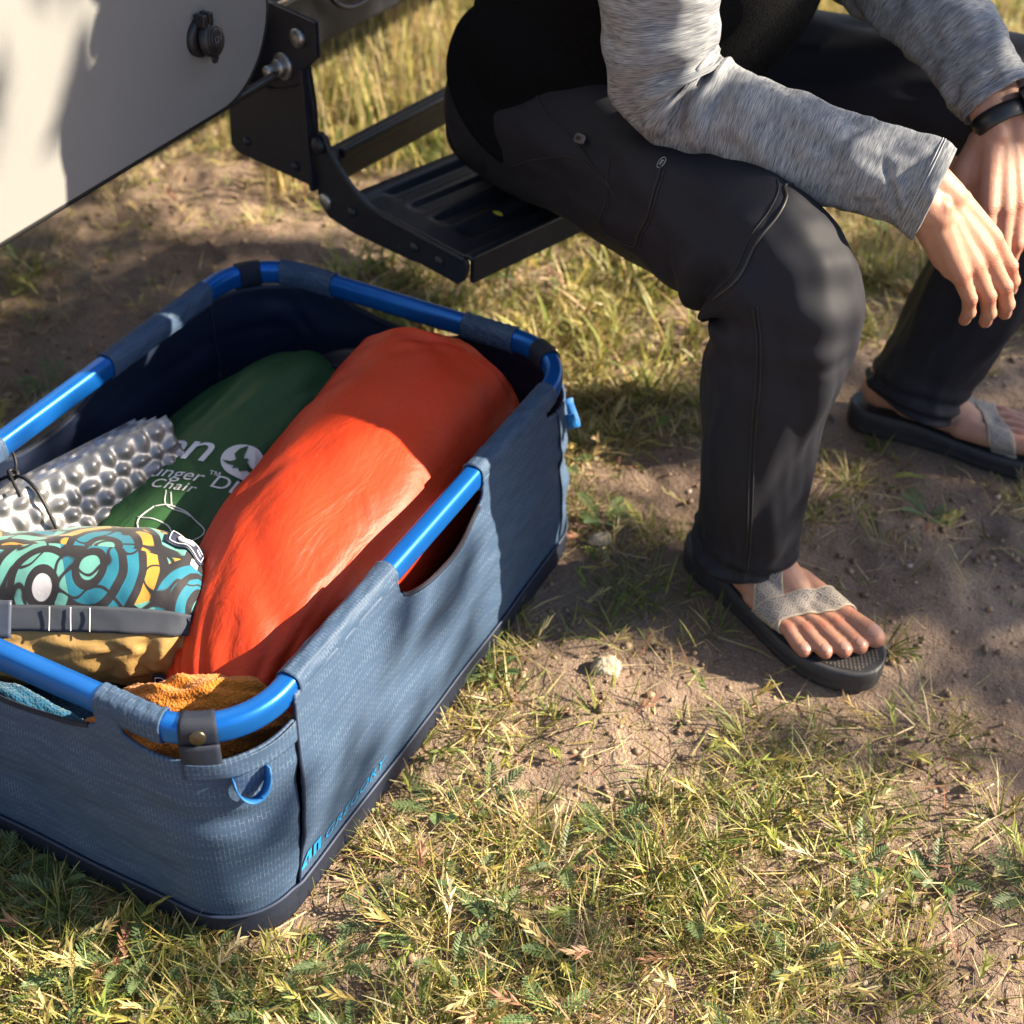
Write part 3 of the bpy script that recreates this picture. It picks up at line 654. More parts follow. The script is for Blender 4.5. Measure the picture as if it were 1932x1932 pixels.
# ================================================================== camper with fold-out step
def panel_skin():
    m = Mt('textured_panel', (.62, .60, .56), .42, spec=.4)
    v = m.coord('Object', scale=(1, 900, 160)); n = m.noise(v, 1, 2, .5); n2 = m.noise(m.coord('Object'), 500, 2); n3 = m.noise(m.coord('Object'), 4, 4)
    m.set('Base Color', m.mix(n3, (.18, .182, .187), (.21, .21, .212))); m.set('Normal', m.bump(m.math('ADD', n, n2), .28, .0006)); return m.m
M_SKIN = panel_skin()
def black_steel():
    m = Mt('worn_black_steel', (.012, .013, .018), .45, 0, spec=.45); v = m.coord('Object')
    d = m.noise(v, 45, 6, .7); g = m.noise(v, 9, 4)
    base = m.mix(g, (.006, .008, .014), (.014, .016, .025)); base = m.mix(m.ramp(d, [(.62, (0,) * 3), (.75, (.35,) * 3)]), base, (.14, .12, .10))
    m.set('Base Color', base); m.set('Roughness', m.math('MULTIPLY_ADD', d, .35, .25)); m.set('Normal', m.bump(d, .25, .0015)); return m.m
M_STEEL = black_steel()
M_TRIM = simple('black_edge_trim', (.012, .012, .014), .45, var=.3)
M_ZINC = simple('zinc_bolt', (.42, .41, .39), .35, .9, var=.35, scale=120, bump=.3, bscale=300)
M_BLKP = simple('black_plastic', (.014, .014, .017), .42, var=.3, scale=90, bump=.12, bscale=500)
camper = tag(empty('camper', (-.38, .6, 0)), 'camper with pale textured side panel, black sill and fold-out step', 'camper')
CO = np.array([-.38, .6, 0])
def cl(V): return np.asarray(V, float) - CO
# side panel with rounded lower corner
PX_ = -.222; y1, zb, rr = .414, .485, .105; a = np.linspace(-np.pi / 2, 0, 22)
rad = np.stack([y1 - rr + rr * np.cos(a), zb + rr + rr * np.sin(a)], 1)
poly = np.vstack([[(-2.6, zb)], rad, [(y1 + .03, zb + .42), (y1 + .03, 1.75), (-2.6, 1.75)]])
pan = prism('side_panel', poly, (PX_ - .0, 0, 0) - CO, (0, 1, 0), (0, 0, 1), (-1, 0, 0), .028, M_SKIN, camper, .003)
edge = np.vstack([[(-2.6, zb)], [(-1.2, zb)], rad, [(y1 + .0035, zb + .19)], [(y1 + .03, zb + .42)], [(y1 + .03, 1.2)]])
e3 = np.stack([np.full(len(edge), PX_ - .005), edge[:, 0], edge[:, 1]], 1)
ed = e3.copy(); tube('edge_trim', cl(ed), .0052, M_TRIM, camper, n=420, m=8)
# 12 V socket with hinged cap
so = np.array([PX_, .281, .582]); q_ = .80
sc = disc('power_socket', so - CO, (1, 0, 0), .027 * q_, .009 * q_, M_BLKP, camper, 40)
def sub(o, name, c, nrm, r, h, mat, **k): return disc(name, np.asarray(c) - CO, nrm, r * q_, h * q_, mat, o, 40, **k)
capn = unit(np.array([1, .10, .16])); cc = so + np.array([.013, .006, -.002]) * q_
sub(sc, 'socket_cap', cc, capn, .0245, .011, M_BLKP, dome=.001)
sub(sc, 'cap_ring', cc + capn * .0115 * q_, capn, .0185, .0016, M_BLKP); sub(sc, 'cap_ring', cc + capn * .0132 * q_, capn, .0142, .0012, M_BLKP)
for ya, yb in ((-.012, -.003), (.001, .010)):
    box('cap_hinge', *(so[0] + np.array([.004, .022]) * q_ - CO[0]), *(so[1] + np.array([ya, yb]) * q_ - CO[1]), *(so[2] + np.array([.018, .036]) * q_ - CO[2]), M_BLKP, sc, .0016)
sub(sc, 'pull_tab', cc + np.array([.004, .002, -.026]) * q_, capn, .0085, .003, M_BLKP)
V, F = text_mesh('12V', .0125 * q_, ext=.0003); V[:, 0] -= V[:, 0].mean(); V[:, 1] -= V[:, 1].mean()
up = unit(np.array([-.16, -.05, 1.])); rt = unit(np.cross(up, capn)); V3 = cc + capn * .0150 * q_ + V[:, :1] * rt + V[:, 1:2] * up + V[:, 2:3] * capn
mesh('socket_lettering', cl(V3), F, simple('grey_moulding', (.12, .12, .13), .4), sc, smooth=False)
# sill rail
rl = camper
def obox(name, p0, p1, w, h, mat, parent, bev=.003, up=(0, 0, 1)):
    """beam from p0 to p1, width w (horizontal), height h"""
    p0, p1 = np.asarray(p0, float), np.asarray(p1, float); t = unit(p1 - p0); u = np.asarray(up, float); s = unit(np.cross(t, u)); u = np.cross(s, t)
    V = [q + s * a * w / 2 + u * b * h / 2 for q in (p0, p1) for b in (-1, 1) for a in (-1, 1)]
    F = [(0, 1, 3, 2), (4, 6, 7, 5), (0, 4, 5, 1), (2, 3, 7, 6), (0, 2, 6, 4), (1, 5, 7, 3)]
    o = mesh(name, cl(V), F, mat, parent, smooth=False); return bevel(o, bev) if bev else o
obox('sill_rail', (-.40, .46, .462), (-.30, 2.3, .455), .13, .085, M_STEEL, camper, .006)
obox('rail_flange', (-.345, .46, .507), (-.245, 2.3, .500), .03, .006, M_STEEL, camper, .001)
tube('rail_edge', cl([(-.327, .47, .511), (-.30, .9, .509), (-.23, 2.3, .504)]), .003, simple('lit_edge_tint', (.30, .24, .16), .5, .3), camper, n=20)  # lit strip on top of the rail, its brightness put into the pale colour
a = np.linspace(np.pi * 1.02, np.pi * 1.95, 20); arc = np.stack([np.full(20, -.330) + .012, .74 + .075 * np.cos(a), .515 + .055 * np.sin(a)], 1); arc[:, 0] += (arc[:, 1] - .46) * .054
tube('weld_bead', cl(arc), .0035, M_STEEL, camper, n=40)
obox('floor_frame', (-.62, .2, .50), (-.56, 2.4, .50), .10, .10, M_STEEL, camper)
# hanger bracket in the plane of the step arm
Q = np.array([-.185, .461, 0]); so_ = np.array([.95106, -.30902, 0]); sn = np.array([.30902, .95106, 0]); zz_ = np.array([0, 0, 1.])
br = prism('hanger_bracket', [(-.208, .36), (-.211, .316), (-.196, .309), (-.020, .320), (-.020, .43), (-.027, .482), (-.008, .500), (-.008, .545), (-.17, .545)], Q - CO, so_, zz_, sn, .008, M_STEEL, camper)
prism('bracket_fold', [(-.024, .321), (-.017, .321), (-.024, .482), (-.031, .482)], Q - CO - sn * .012, so_, zz_, sn, .012, M_STEEL, br)
pts = [Q + so_ * x + zz_ * z - sn * .002 for x, z in ((-.025, .475), (-.045, .457), (-.075, .441), (-.11, .431), (-.17, .427))]
tube('bracket_crease', cl(pts), .0012, M_STEEL, br, n=30)
for (x, z, r_) in ((-.075, .470, .0125),):
    c = Q + so_ * x + zz_ * z; disc('hanger_bolt', c - CO, -sn, .0175, .004, M_ZINC, br, 28); disc('hanger_bolt', c - CO - sn * .004, -sn, .0125, .009, M_ZINC, br, 6); disc('hanger_bolt', c - CO - sn * .013, -sn, .007, .016, M_ZINC, br, 20, dome=.001)
disc('hanger_bolt', Q + so_ * -.040 + zz_ * .517 - CO, -sn, .012, .006, M_ZINC, br, 20, dome=.003)
for (x, z) in ((-.17, .335), (-.064, .337)): disc('rivet', Q + so_ * x + zz_ * z - CO, -sn, .0062, .003, M_STEEL, br, 18, dome=.002)
# fold-out step
ARM = [(-.010, .396), (-.004, .405), (.005, .404), (.015, .386), (.032, .369), (.053, .354), (.094, .337), (.187, .335), (.263, .336), (.268, .331), (.267, .320), (.261, .306), (.251, .297), (.183, .297), (.167, .294), (.052, .287), (.005, .290), (-.012, .303), (-.018, .325)]
def arm(off, parent): return prism('step_arm', ARM, Q - CO + sn * off, so_, zz_, sn, .006, M_STEEL, parent)
SW_ = .62
step = mesh('fold_out_step', *box_data(0, .01, 0, .01, 0, .01), M_STEEL, camper) if False else None
def lp(x, w, z): return Q + so_ * x + sn * w + zz_ * z
def step_plate():
    nx_, nw = 60, 130; x = np.linspace(.045, .266, nx_)[:, None]; w = np.linspace(.004, SW_ - .004, nw)[None]
    z = .3315 + 0 * x * w
    fx = (x - .045) / .221
    z = z + .004 * ss(.10, .06, fx) + .003 * ss(.93, .97, fx)
    for c in (.16, .36, .56, .76):                                 # pressed channels across the tread
        z = z - .006 * ss(.075, .05, np.abs(fx - c)) * ss(.035, .055, w) * ss(.035, .055, SW_ - w)
    P = Q + so_ * x[..., None] + sn * w[..., None] + zz_ * z[..., None]
    return P.reshape(-1, 3), grid_faces(nx_, nw)
V, F = step_plate(); tread = solidify(mesh('step_tread', cl(V), F, M_STEEL, camper), .004, 0)
prism('tread_lip', [(.260, .300), (.2665, .300), (.2665, .336), (.260, .336)], Q - CO + sn * .008, so_, zz_, sn, SW_ - .016, M_STEEL, tread)
a1 = arm(-.004, camper); a2 = arm(SW_, camper)
for aa_ in (a1,):
    pts = [lp(x, -.0045, z + .0005) for x, z in ARM[1:9]]; tube('rolled_edge', cl(pts), .0028, M_STEEL, aa_, n=60)
    for (x, z) in ((.0, .312), (.055, .318), (.175, .317), (.22, .317)): disc('rivet', lp(x, -.004, z) - CO, -sn, .0068 if x > 0 else .011, .003, M_STEEL if x > 0 else M_ZINC, aa_, 18, dome=.002)
    disc('pivot', lp(-.003, -.004, .390) - CO, -sn, .011, .008, M_STEEL, aa_, 24, dome=.002)
obox('step_link', (-.205, .50, .338), (-.135, .99, .338), .034, .036, M_STEEL, camper, .004)
obox('step_link', (-.187, .50, .362), (-.117, .99, .362), .012, .012, M_STEEL, camper, .003)
M_LEAF = simple('yellow_leaf', (.55, .48, .05), .6)
lf = np.array([(0, 0), (.006, .0035), (.013, .0035), (.018, 0), (.012, -.003), (.005, -.003)]); LP = lp(.195, .11, .334)
pl_ = np.stack([LP + so_ * a * 1.0 + sn * b * 1.0 + zz_ * (.0005 + .15 * abs(b)) for a, b in lf]); lo = mesh('fallen_leaf', pl_, [(0, 1, 2, 3, 4, 5)], M_LEAF, None, smooth=False); solidify(lo, .0006); tag(lo, 'tiny yellow leaf lying on the black step', 'leaf')
# the rest of the camper body, above and behind the frame
box('cabin_wall', *(np.array([-1.9, -.36]) - CO[0]), *(np.array([1.45, 2.6]) - CO[1]), *(np.array([.52, 1.75]) - CO[2]), M_SKIN, camper, .01)
box('cabin_back', *(np.array([-1.9, -1.0]) - CO[0]), *(np.array([-2.6, 1.46]) - CO[1]), *(np.array([.55, 1.75]) - CO[2]), M_STEEL, camper, .01)
# ================================================================== seated person
def skin_mat():
    m = Mt('skin', (.5, .28, .2), .46, spec=.4, sss=.12); v = m.coord('Object')
    att = m.n('ShaderNodeVertexColor', {'layer_name': 'col'}).outputs[0]
    a = m.noise(v, 38, 5, .6); b = m.noise(v, 320, 3, .6)
    base = m.mix(a, (.33, .155, .105), (.44, .24, .17)); base = m.mix(m.math('MULTIPLY', b, .25), base, (.24, .10, .065))
    sp = m.n('ShaderNodeSeparateColor', Color=att).outputs[0]
    m.set('Base Color', m.mix(m.math('MULTIPLY', sp, .6), base, (.34, .10, .065)))
    vo = m.n('ShaderNodeTexVoronoi', {'feature': 'DISTANCE_TO_EDGE'}, Vector=v, Scale=650.0).outputs['Distance']
    wr = m.n('ShaderNodeTexWave', {'bands_direction': 'Z'}, Vector=v, Scale=110.0, Distortion=9.0, Detail=2.0).outputs['Fac']
    hh = m.math('ADD', m.math('ADD', m.noise(v, 160, 4, .6), m.math('MULTIPLY', vo, .8)), m.math('MULTIPLY', m.math('MULTIPLY', wr, sp), .5)); m.set('Normal', m.bump(hh, .45, .0012)); m.set('Roughness', m.math('MULTIPLY_ADD', a, .2, .36)); return m.m
M_SKINP = skin_mat()
def trouser_mat():
    m = Mt('black_stretch_cloth', (.014, .014, .019), .66, spec=.2); uv = m.coord('UV')
    w = m.n('ShaderNodeTexWave', {'bands_direction': 'DIAGONAL'}, Vector=uv, Scale=420.0, Distortion=.6).outputs['Fac']; b = m.noise(m.coord('Object'), 14, 5)
    sp = m.ramp(m.noise(m.coord('Object'), 95, 6, .7), [(.70, (0,) * 3), (.80, (.5,) * 3)])
    base = m.mix(b, (.0075, .0085, .0145), (.016, .0165, .024)); base = m.mix(m.math('MULTIPLY', sp, .35), base, (.10, .09, .08)); m.set('Base Color', base)
    m.set('Sheen Tint', (1, .93, .9, 1)); m.set('Normal', m.bump(w, .22, .0005)); return m.m
M_TROU = trouser_mat()
def sleeve_mat():
    m = Mt('heather_jersey', (.3, .3, .33), .6, spec=.2)
    v = m.coord('UV', scale=(1100, 60, 1)); st = m.noise(v, 1, 4, .55, .35); v2 = m.coord('UV', scale=(180, 10, 1)); s2 = m.noise(v2, 1, 3)
    f = m.math('ADD', m.math('MULTIPLY', st, .75), m.math('MULTIPLY', s2, .25))
    m.set('Base Color', m.ramp(f, [(.36, (.07, .077, .10)), (.46, (.15, .16, .185)), (.54, (.23, .238, .26)), (.66, (.33, .335, .35))]))
    m.set('Normal', m.bump(st, .25, .0007)); return m.m
M_SLEEVE = sleeve_mat()
def fleece_mat():
    m = Mt('black_fleece', (.008, .008, .010), .95, spec=.05, sheen=0); v = m.coord('Object'); n = m.noise(v, 520, 3, .7); n2 = m.noise(v, 160, 4)
    m.set('Base Color', m.mix(n, (.002, .002, .003), (.010, .010, .012))); m.set('Normal', m.bump(m.math('ADD', n, n2), .9, .003)); return m.m
M_FLEECE = fleece_mat()
M_SEAM = simple('black_thread', (.007, .007, .010), .7, var=.2); M_SEAM2 = simple('charcoal_thread', (.012, .012, .015), .5, var=.2)
M_NAIL = Mt('nail', (.33, .18, .14), .35, spec=.55, sss=.1).m

# ---- body: overlapping tapered capsules fused into one continuous mesh
CAPS = []
def cap_(a, b, ra, rb): CAPS.append((np.asarray(a, float), np.asarray(b, float), ra, rb))
def chain(pts, rad):
    for i in range(len(pts) - 1): cap_(pts[i], pts[i + 1], rad[i], rad[i + 1])
def caps_mesh(caps, m=18, k=5):
    V, F, base = [], [], 0; th = np.linspace(0, 2 * np.pi, m, endpoint=False)
    for a, b, ra, rb in caps:
        d = b - a; ln = np.linalg.norm(d); t = d / ln if ln > 1e-7 else np.array([0, 0, 1.]); ref = np.array([0, 0, 1.]) if abs(t[2]) < .9 else np.array([1., 0, 0])
        u = unit(np.cross(ref, t)); w = np.cross(t, u); rows = []
        for q in np.linspace(-np.pi / 2 + .08, 0, k): rows.append((a + t * ra * math.sin(q), ra * math.cos(q)))
        for q in np.linspace(0, np.pi / 2 - .08, k): rows.append((b + t * rb * math.sin(q), rb * math.cos(q)))
        for c, r in rows: V.append(c + r * (np.cos(th)[:, None] * u + np.sin(th)[:, None] * w))
        n = len(rows); F += [tuple(int(i) + base for i in f) for f in grid_faces(n, m, False, True)]
        F.append(tuple(base + i for i in range(m))[::-1]); F.append(tuple(base + (n - 1) * m + i for i in range(m))); base += n * m
    return np.vstack(V), F
RED = []          # (point, radius) flushed areas: knuckles, toe tips, heel
NAILS = []        # (centre, axis, normal, length, width)
def finger(base, d, n, a, lens, rads, flex, spread=0.0):
    """d: along the metacarpal, n: dorsal normal, a: lateral; flex list of bends toward the palm (-n)"""
    dd = unit(d * math.cos(spread) + a * math.sin(spread)); nn = n.copy(); p = np.array(base, float); pts = [p.copy()]
    for L_, f in zip(lens, flex):
        c, s = math.cos(f), math.sin(f); dd, nn = unit(dd * c - nn * s), unit(nn * c + dd * s); p = p + dd * L_; pts.append(p.copy())
    chain(pts, rads)
    for q, r in zip(pts[1:3], rads[1:3]): cap_(q + nn * .0012, q + nn * .0012 + dd * .001, r * 1.05, r * 1.05)
    for q in (pts[0], pts[1]): RED.append((q + nn * .008, .011))
    RED.append((pts[-1], .013))
    NAILS.append((pts[-1] - dd * lens[-1] * .18 + nn * rads[-1] * .80, dd, nn, .0105, .0088))
    return pts
def hand(W, K, across_phi, side, flexes, fore, thumb):
    W, K = np.asarray(W, float), np.asarray(K, float); d = unit(K - W)
    Rn = np.array(Rv[:]); R1 = unit(Rn - Rn.dot(d) * d); n0 = unit(np.cross(d, R1)); Fn = np.array(Fv[:])
    if n0.dot(Fn) < 0: n0 = -n0                               # n0 points away from the viewer side
    a = unit(math.cos(across_phi) * R1 + math.sin(across_phi) * n0)   # little finger -> index for the right hand
    n = unit(np.cross(d, a));  n = -n if n.dot(Fn) > 0 else n
    if side < 0: a = -a                                        # left hand: index on the other side
    at = lambda x, y, z=0.0: W + d * x + a * y + n * z
    mc = [(.094, .030), (.097, .0095), (.091, -.0105), (.082, -.029)]
    lens = [(.044, .026, .019), (.048, .030, .020), (.044, .028, .020), (.035, .021, .018)]
    rads = [(.0108, .0093, .0084, .0072), (.0110, .0096, .0086, .0074), (.0104, .0091, .0081, .007), (.0094, .0081, .0072, .0063)]
    for i in range(4):
        x, y = mc[i]; b = at(x, y, .002 - .0022 * abs(i - 1))
        cap_(at(.012, y * .62, -.002), b, .0145, .0118); cap_(at(.03, y * .8, -.012), at(x * .92, y, -.010), .012, .0105)
        cap_(at(.02, y * .6, .0), b + n * .0012, .0110, .0085)
        if i: cap_(at(.03, (y + mc[i - 1][1]) * .38, -.001), at(x * .90, (y + mc[i - 1][1]) * .5, -.001), .0135, .0105)
        cap_(at(.028, y * .62, .0102), b + n * .0070, .0030, .0048)
        finger(b, d, n, a, lens[i], rads[i], flexes[i], spread=(.06, .01, -.04, -.10)[i])
    cap_(at(.02, .02, -.012), at(.055, .030, -.016), .019, .015)           # thenar
    cap_(at(.015, -.02, -.010), at(.062, -.027, -.012), .016, .0125)       # hypothenar
    tp = [at(.018, .022, -.014), at(.048, .043, -.022), at(.078, .046, -.030), at(.102, .040, -.036)] if thumb is None else [at(*q) for q in thumb]
    chain(tp, (.015, .0125, .0108, .0082)); RED.append((tp[-1], .012))
    # wrist and forearm, a little flattened
    F0 = np.asarray(fore, float); ax = unit(W - F0)
    for s_ in (-1, 1): chain([F0 + a * s_ * .010, W - ax * .01 + a * s_ * .013, at(.014, s_ * .014)], (.027, .0205, .0175))
    cap_(W + n * .003 - a * .011 - ax * .012, W + n * .003 - a * .011 + ax * .008, .0125, .0115)     # ulnar head
    return at, d, a, n
RW = (.582, .4205, .5335)
rh = hand(RW, (.640, .452, .455), .80, 1, [(.10, .28, .2), (.10, .28, .22), (.12, .32, .25), (.14, .36, .28)], (.46, .406, .560), None)
LW = (.6005, .651, .528)
lh = hand(LW, (.642, .602, .432), .35, -1, [(.15, .35, .3), (.15, .38, .3), (.18, .4, .3), (.22, .45, .3)], (.53, .696, .585), None)
# ---- feet
def foot_frame(heel, toe):
    h, t = np.asarray(heel, float), np.asarray(toe, float); fx = unit(t - h); fy = np.array([-fx[1], fx[0], 0.]); return lambda x, y, z: h + fx * x + fy * y + np.array([0, 0, z]), fx, fy
SOLE_T = lambda x: .039 - .010 * ss(.06, .17, x) + .006 * ss(.22, .30, x)
def foot(heel, toe, med, ankle_to, knee, hip):
    """med = +1 when the inner side is +fy"""
    at, fx, fy = foot_frame(heel, toe); P_ = lambda x, y, z: at(x, y * med, z)
    z0 = lambda x: float(SOLE_T(x))
    cap_(P_(.036, 0, z0(.03) + .026), P_(.040, 0, z0(.03) + .045), .028, .027)
    cap_(P_(.036, 0, z0(.03) + .028), P_(.072, 0, z0(.07) + .030), .0285, .030)
    for s_ in (-1, 1): cap_(P_(.066, s_ * .022, .098), P_(.068, s_ * .020, .112), .0125, .0125)
    chain([P_(.045, 0, .075), P_(.058, 0, .125), np.asarray(ankle_to, float)], (.027, .032, .040))
    chain([P_(.066, .002, .100), P_(.100, .006, .082), P_(.140, .009, .060), P_(.172, .010, .046)], (.032, .029, .0235, .0185))
    for y, zz in ((.018, .018), (-.004, .016), (-.022, .0145)): chain([P_(.075, y * .7, z0(.075) + .022), P_(.125, y, z0(.125) + zz + .004), P_(.178, y * 1.25, z0(.178) + zz - .002)], (.022, .019, .0155))
    toes = [(.182, .0300, .268, .0315, .0155, .0128, .0128), (.182, .0105, .266, .0090, .0104, .0090, .0098), (.178, -.0072, .259, -.0095, .0102, .0086, .0094), (.171, -.0235, .247, -.0275, .0098, .0082, .0090), (.163, -.0375, .230, -.0440, .0096, .0079, .0086)]
    for i, (x0, y0, x1, y1, r0, r1, r2) in enumerate(toes):
        k = .55; xm, ym = x0 + (x1 - x0) * k, y0 + (y1 - y0) * k
        lift = .013 if i else .005
        pts = [P_(x0, y0, z0(x0) + r0 + .004), P_(xm, ym, z0(xm) + r1 + lift * .7), P_(x1 - .010, y1, z0(x1) + r2 + .002), P_(x1, y1, z0(x1) + r2)]
        chain(pts, (r0, r1 * 1.02, r2 * 1.0, r2)); cap_(P_(x0 - .03, y0 * .9, z0(x0) + r0 + .006), pts[0], r0 * 1.1, r0)
        RED.append((pts[-1], .014)); RED.append((pts[1] + np.array([0, 0, r1]), .008))
        dn = unit(pts[-1] - pts[1]); nn = unit(np.array([0, 0, 1.]) - dn[2] * dn)
        NAILS.append((pts[-1] - fx * (.001 if i else .002) + nn * r2 * .70 + np.array([0, 0, .0006]), unit(dn + np.array([0, 0, -.25])), unit(nn + fx * .45), .0095 if i else .0140, .0075 if i else .0125))
    chain([np.asarray(ankle_to, float), np.asarray(knee, float), np.asarray(hip, float)], (.040, .052, .072))
    return P_, at, fx, fy
RHEEL, RTOE = (.390, .386, 0), (.655, .262, 0); LHEEL, LTOE = (.480, .772, 0), (.775, .800, 0)
rf = foot(RHEEL, RTOE, 1, (.466, .336, .19), (.462, .325, .425), (.11, .545, .45))
lf_ = foot(LHEEL, LTOE, -1, (.575, .785, .19), (.625, .84, .43), (.11, .74, .45))
# trunk, upper arms, neck and head
chain([(.10, .645, .45), (.20, .628, .62), (.28, .61, .82)], (.12, .115, .125)); cap_((.30, .44, .90), (.33, .78, .90), .065, .065)
chain([(.30, .44, .90), (.285, .40, .70), (.300, .398, .588), (.46, .406, .560)], (.05, .042, .036, .034)); chain([(.33, .78, .90), (.345, .82, .78), (.37, .792, .648), (.53, .696, .585)], (.05, .042, .034, .031))
chain([(.33, .605, .95), (.375, .595, 1.06), (.40, .59, 1.12)], (.07, .055, .055))
cap_((.405, .588, 1.17), (.43, .582, 1.20), .085, .086); cap_((.44, .58, 1.13), (.455, .577, 1.11), .062, .048); cap_((.520, .562, 1.165), (.528, .56, 1.150), .011, .014)
for s_ in (-1, 1): cap_(np.array([.405, .588, 1.16]) + s_ * np.array([.02, .085, .012]), np.array([.405, .588, 1.16]) + s_ * np.array([.02, .085, -.012]), .014, .010)
V, F = caps_mesh(CAPS)
tmp = bpy.data.meshes.new('tmp'); tmp.from_pydata(V.tolist(), [], F); to = bpy.data.objects.new('tmp', tmp); COL.objects.link(to)
rm = to.modifiers.new('r', 'REMESH'); rm.mode = 'VOXEL'; rm.voxel_size = .0021; rm.adaptivity = 0
sm = to.modifiers.new('s', 'SMOOTH'); sm.factor = .55; sm.iterations = 7; dm = to.modifiers.new('d', 'DECIMATE'); dm.ratio = .33
dg = bpy.context.evaluated_depsgraph_get(); ev = bpy.data.meshes.new_from_object(to.evaluated_get(dg)); bpy.data.objects.remove(to)
person = link(bpy.data.objects.new('person', ev)); ev.name = 'person'; ev.materials.clear(); ev.materials.append(M_SKINP)
ev.polygons.foreach_set('use_smooth', np.ones(len(ev.polygons), bool))
co = np.zeros(len(ev.vertices) * 3, np.float32); ev.vertices.foreach_get('co', co); co = co.reshape(-1, 3)
red = np.zeros(len(co), np.float32)
for p, r in RED: red = np.maximum(red, np.exp(-(((co - p) ** 2).sum(1)) / r ** 2))
at_ = ev.color_attributes.new('col', 'FLOAT_COLOR', 'POINT'); c4 = np.ones((len(co), 4), np.float32); c4[:, :3] = red[:, None]; at_.data.foreach_set('color', c4.ravel())
tag(person, 'person in grey heather sleeves and black trousers sitting on the step, wrists crossed', 'person')
BODY = BVHTree.FromPolygons(co.tolist(), [tuple(p.vertices) for p in ev.polygons])
# nails
for (c, d, n, ln, wd) in NAILS:
    a = unit(np.cross(n, d)); u = np.linspace(-1, 1, 9)[:, None]; v = np.linspace(-1, 1, 9)[None]
    sx = u * np.sqrt(1 - v ** 2 / 2); sy = v * np.sqrt(1 - u ** 2 / 2)
    G = c + d * (sx * ln * .5)[..., None] + a * (sy * wd * .5)[..., None] - n * (.35 * wd * sy ** 2 + .10 * ln * sx ** 2)[..., None]
    out = []
    for p in G.reshape(-1, 3):
        loc, nn, _, _ = BODY.find_nearest(Vector(p)); out.append(np.array(loc[:]) + np.array(nn[:]) * .0005)
    mesh('nail', out, grid_faces(9, 9), M_NAIL, person)

# ---- trousers
_t1 = sines(101, 16, .8, 3.5); _t2 = sines(102, 16, 2, 8); _t3 = sines(103, 10, 1, 5, aniso=(2.0, .5))
def d_leg(s, th, kn=.50, near=True):
    c = wrap(th)                                            # 0 = top of thigh / front of shin, +-pi = underside / calf
    back = .5 - .5 * np.cos(th)
    a = .0050 * _t1(s * 2.6, th / 6.283 * 2) + .0024 * _t2(s * 3.0, th / 6.283 * 3)
    # folds radiating from the back of the knee
    kz = gauss(s - kn, .11)
    a = a + .0085 * kz * gauss(c - 2.3, 1.15) * np.sin((s - kn) * 75 + 1.3 * np.sin(c) + .6 * _t3(s, th / 6.283))
    a = a - .006 * gauss(s - kn - .015 + .045 * np.cos(c - 1.7), .011) * ss(.9, 1.5, c) * ss(2.9, 2.2, c)
    a = a + .005 * gauss(s - kn + .020 + .045 * np.cos(c - 1.7), .014) * ss(.9, 1.5, c) * ss(2.9, 2.2, c)
    # small tucks over the kneecap
    a = a + .0032 * gauss(s - kn - .03, .06) * gauss(c - .1, .55) * np.sin((s - kn) * 170 + 1.2 * c + 1.5 * _t3(s * 2, th / 6.283))
    a = a + .0040 * ss(kn, kn + .05, s) * ss(kn + .32, kn + .12, s) * np.sin(c * 3.2 + (s - kn) * 24 + 1.1 * _t3(s, th / 6.283)) * gauss(c - .9, 1.2)
    # kneecap
    a = a + .005 * gauss(s - kn + .005, .05) * gauss(c, .7)
    # long soft pulls on the shin and slack above the hem
    shin = ss(kn + .06, kn + .16, s)
    a = a + shin * (.0035 * np.sin(c * 2.2 + s * 16) + .0024 * np.sin(c * 3 - s * 30 + 2) + .003 * _t3(s * 1.2, th / 6.283 * 2))
    hem = ss(.86, .97, s); a = a + hem * .0028 * np.sin(s * 110 + 2.0 * np.sin(c) + 1.0 * _t3(s, th / 6.283))
    thi = ss(kn - .05, kn - .2, s); a = a + thi * (.0022 * np.sin(s * 45 + c * 1.5) * gauss(c - 1.6, 1.0) + .002 * _t3(s * 2, th / 6.283))
    return a
RLEG = Sweep([(.02, .60, .44, .10, .105), (.12, .535, .455, .098, .10), (.25, .455, .465, .090, .095), (.35, .392, .472, .083, .088), (.42, .350, .466, .078, .083), (.466, .322, .432, .078, .078), (.472, .320, .375, .076, .072), (.467, .325, .29, .070, .068), (.467, .33, .19, .062, .063), (.467, .334, .115, .060, .060), (.461, .339, .074, .062, .062)], 260, 160, (0, 0, 1), lambda s, th: d_leg(s, th, .47))
LLEG = Sweep([(.06, .76, .45, .10, .10), (.2, .775, .455, .095, .095), (.36, .80, .465, .09, .09), (.48, .822, .475, .082, .083), (.58, .838, .470, .078, .08), (.635, .842, .43, .078, .075), (.635, .835, .37, .074, .07), (.612, .815, .28, .07, .07), (.588, .797, .18, .068, .068), (.568, .785, .105, .068, .068), (.560, .780, .066, .070, .070)], 180, 110, (0, 0, 1), lambda s, th: d_leg(s + .013, th + .6, .47))
PELV = Sweep([(-.06, .675, .43, .02, .02), (-.045, .675, .435, .09, .12), (-.01, .67, .44, .105, .165), (.05, .66, .452, .112, .185), (.12, .65, .46, .105, .17), (.18, .645, .455, .06, .10), (.20, .645, .45, .01, .01)], 60, 80, (0, 0, 1), lambda s, th: .004 * _t1(s * 2, th / 3))
VV, FF, UU, k = [], [], [], 0
for s_ in (RLEG, LLEG, PELV):
    v, f, u = s_.data(); VV.append(v); FF.append(np.asarray(f) + k); UU.append(u); k += len(v)
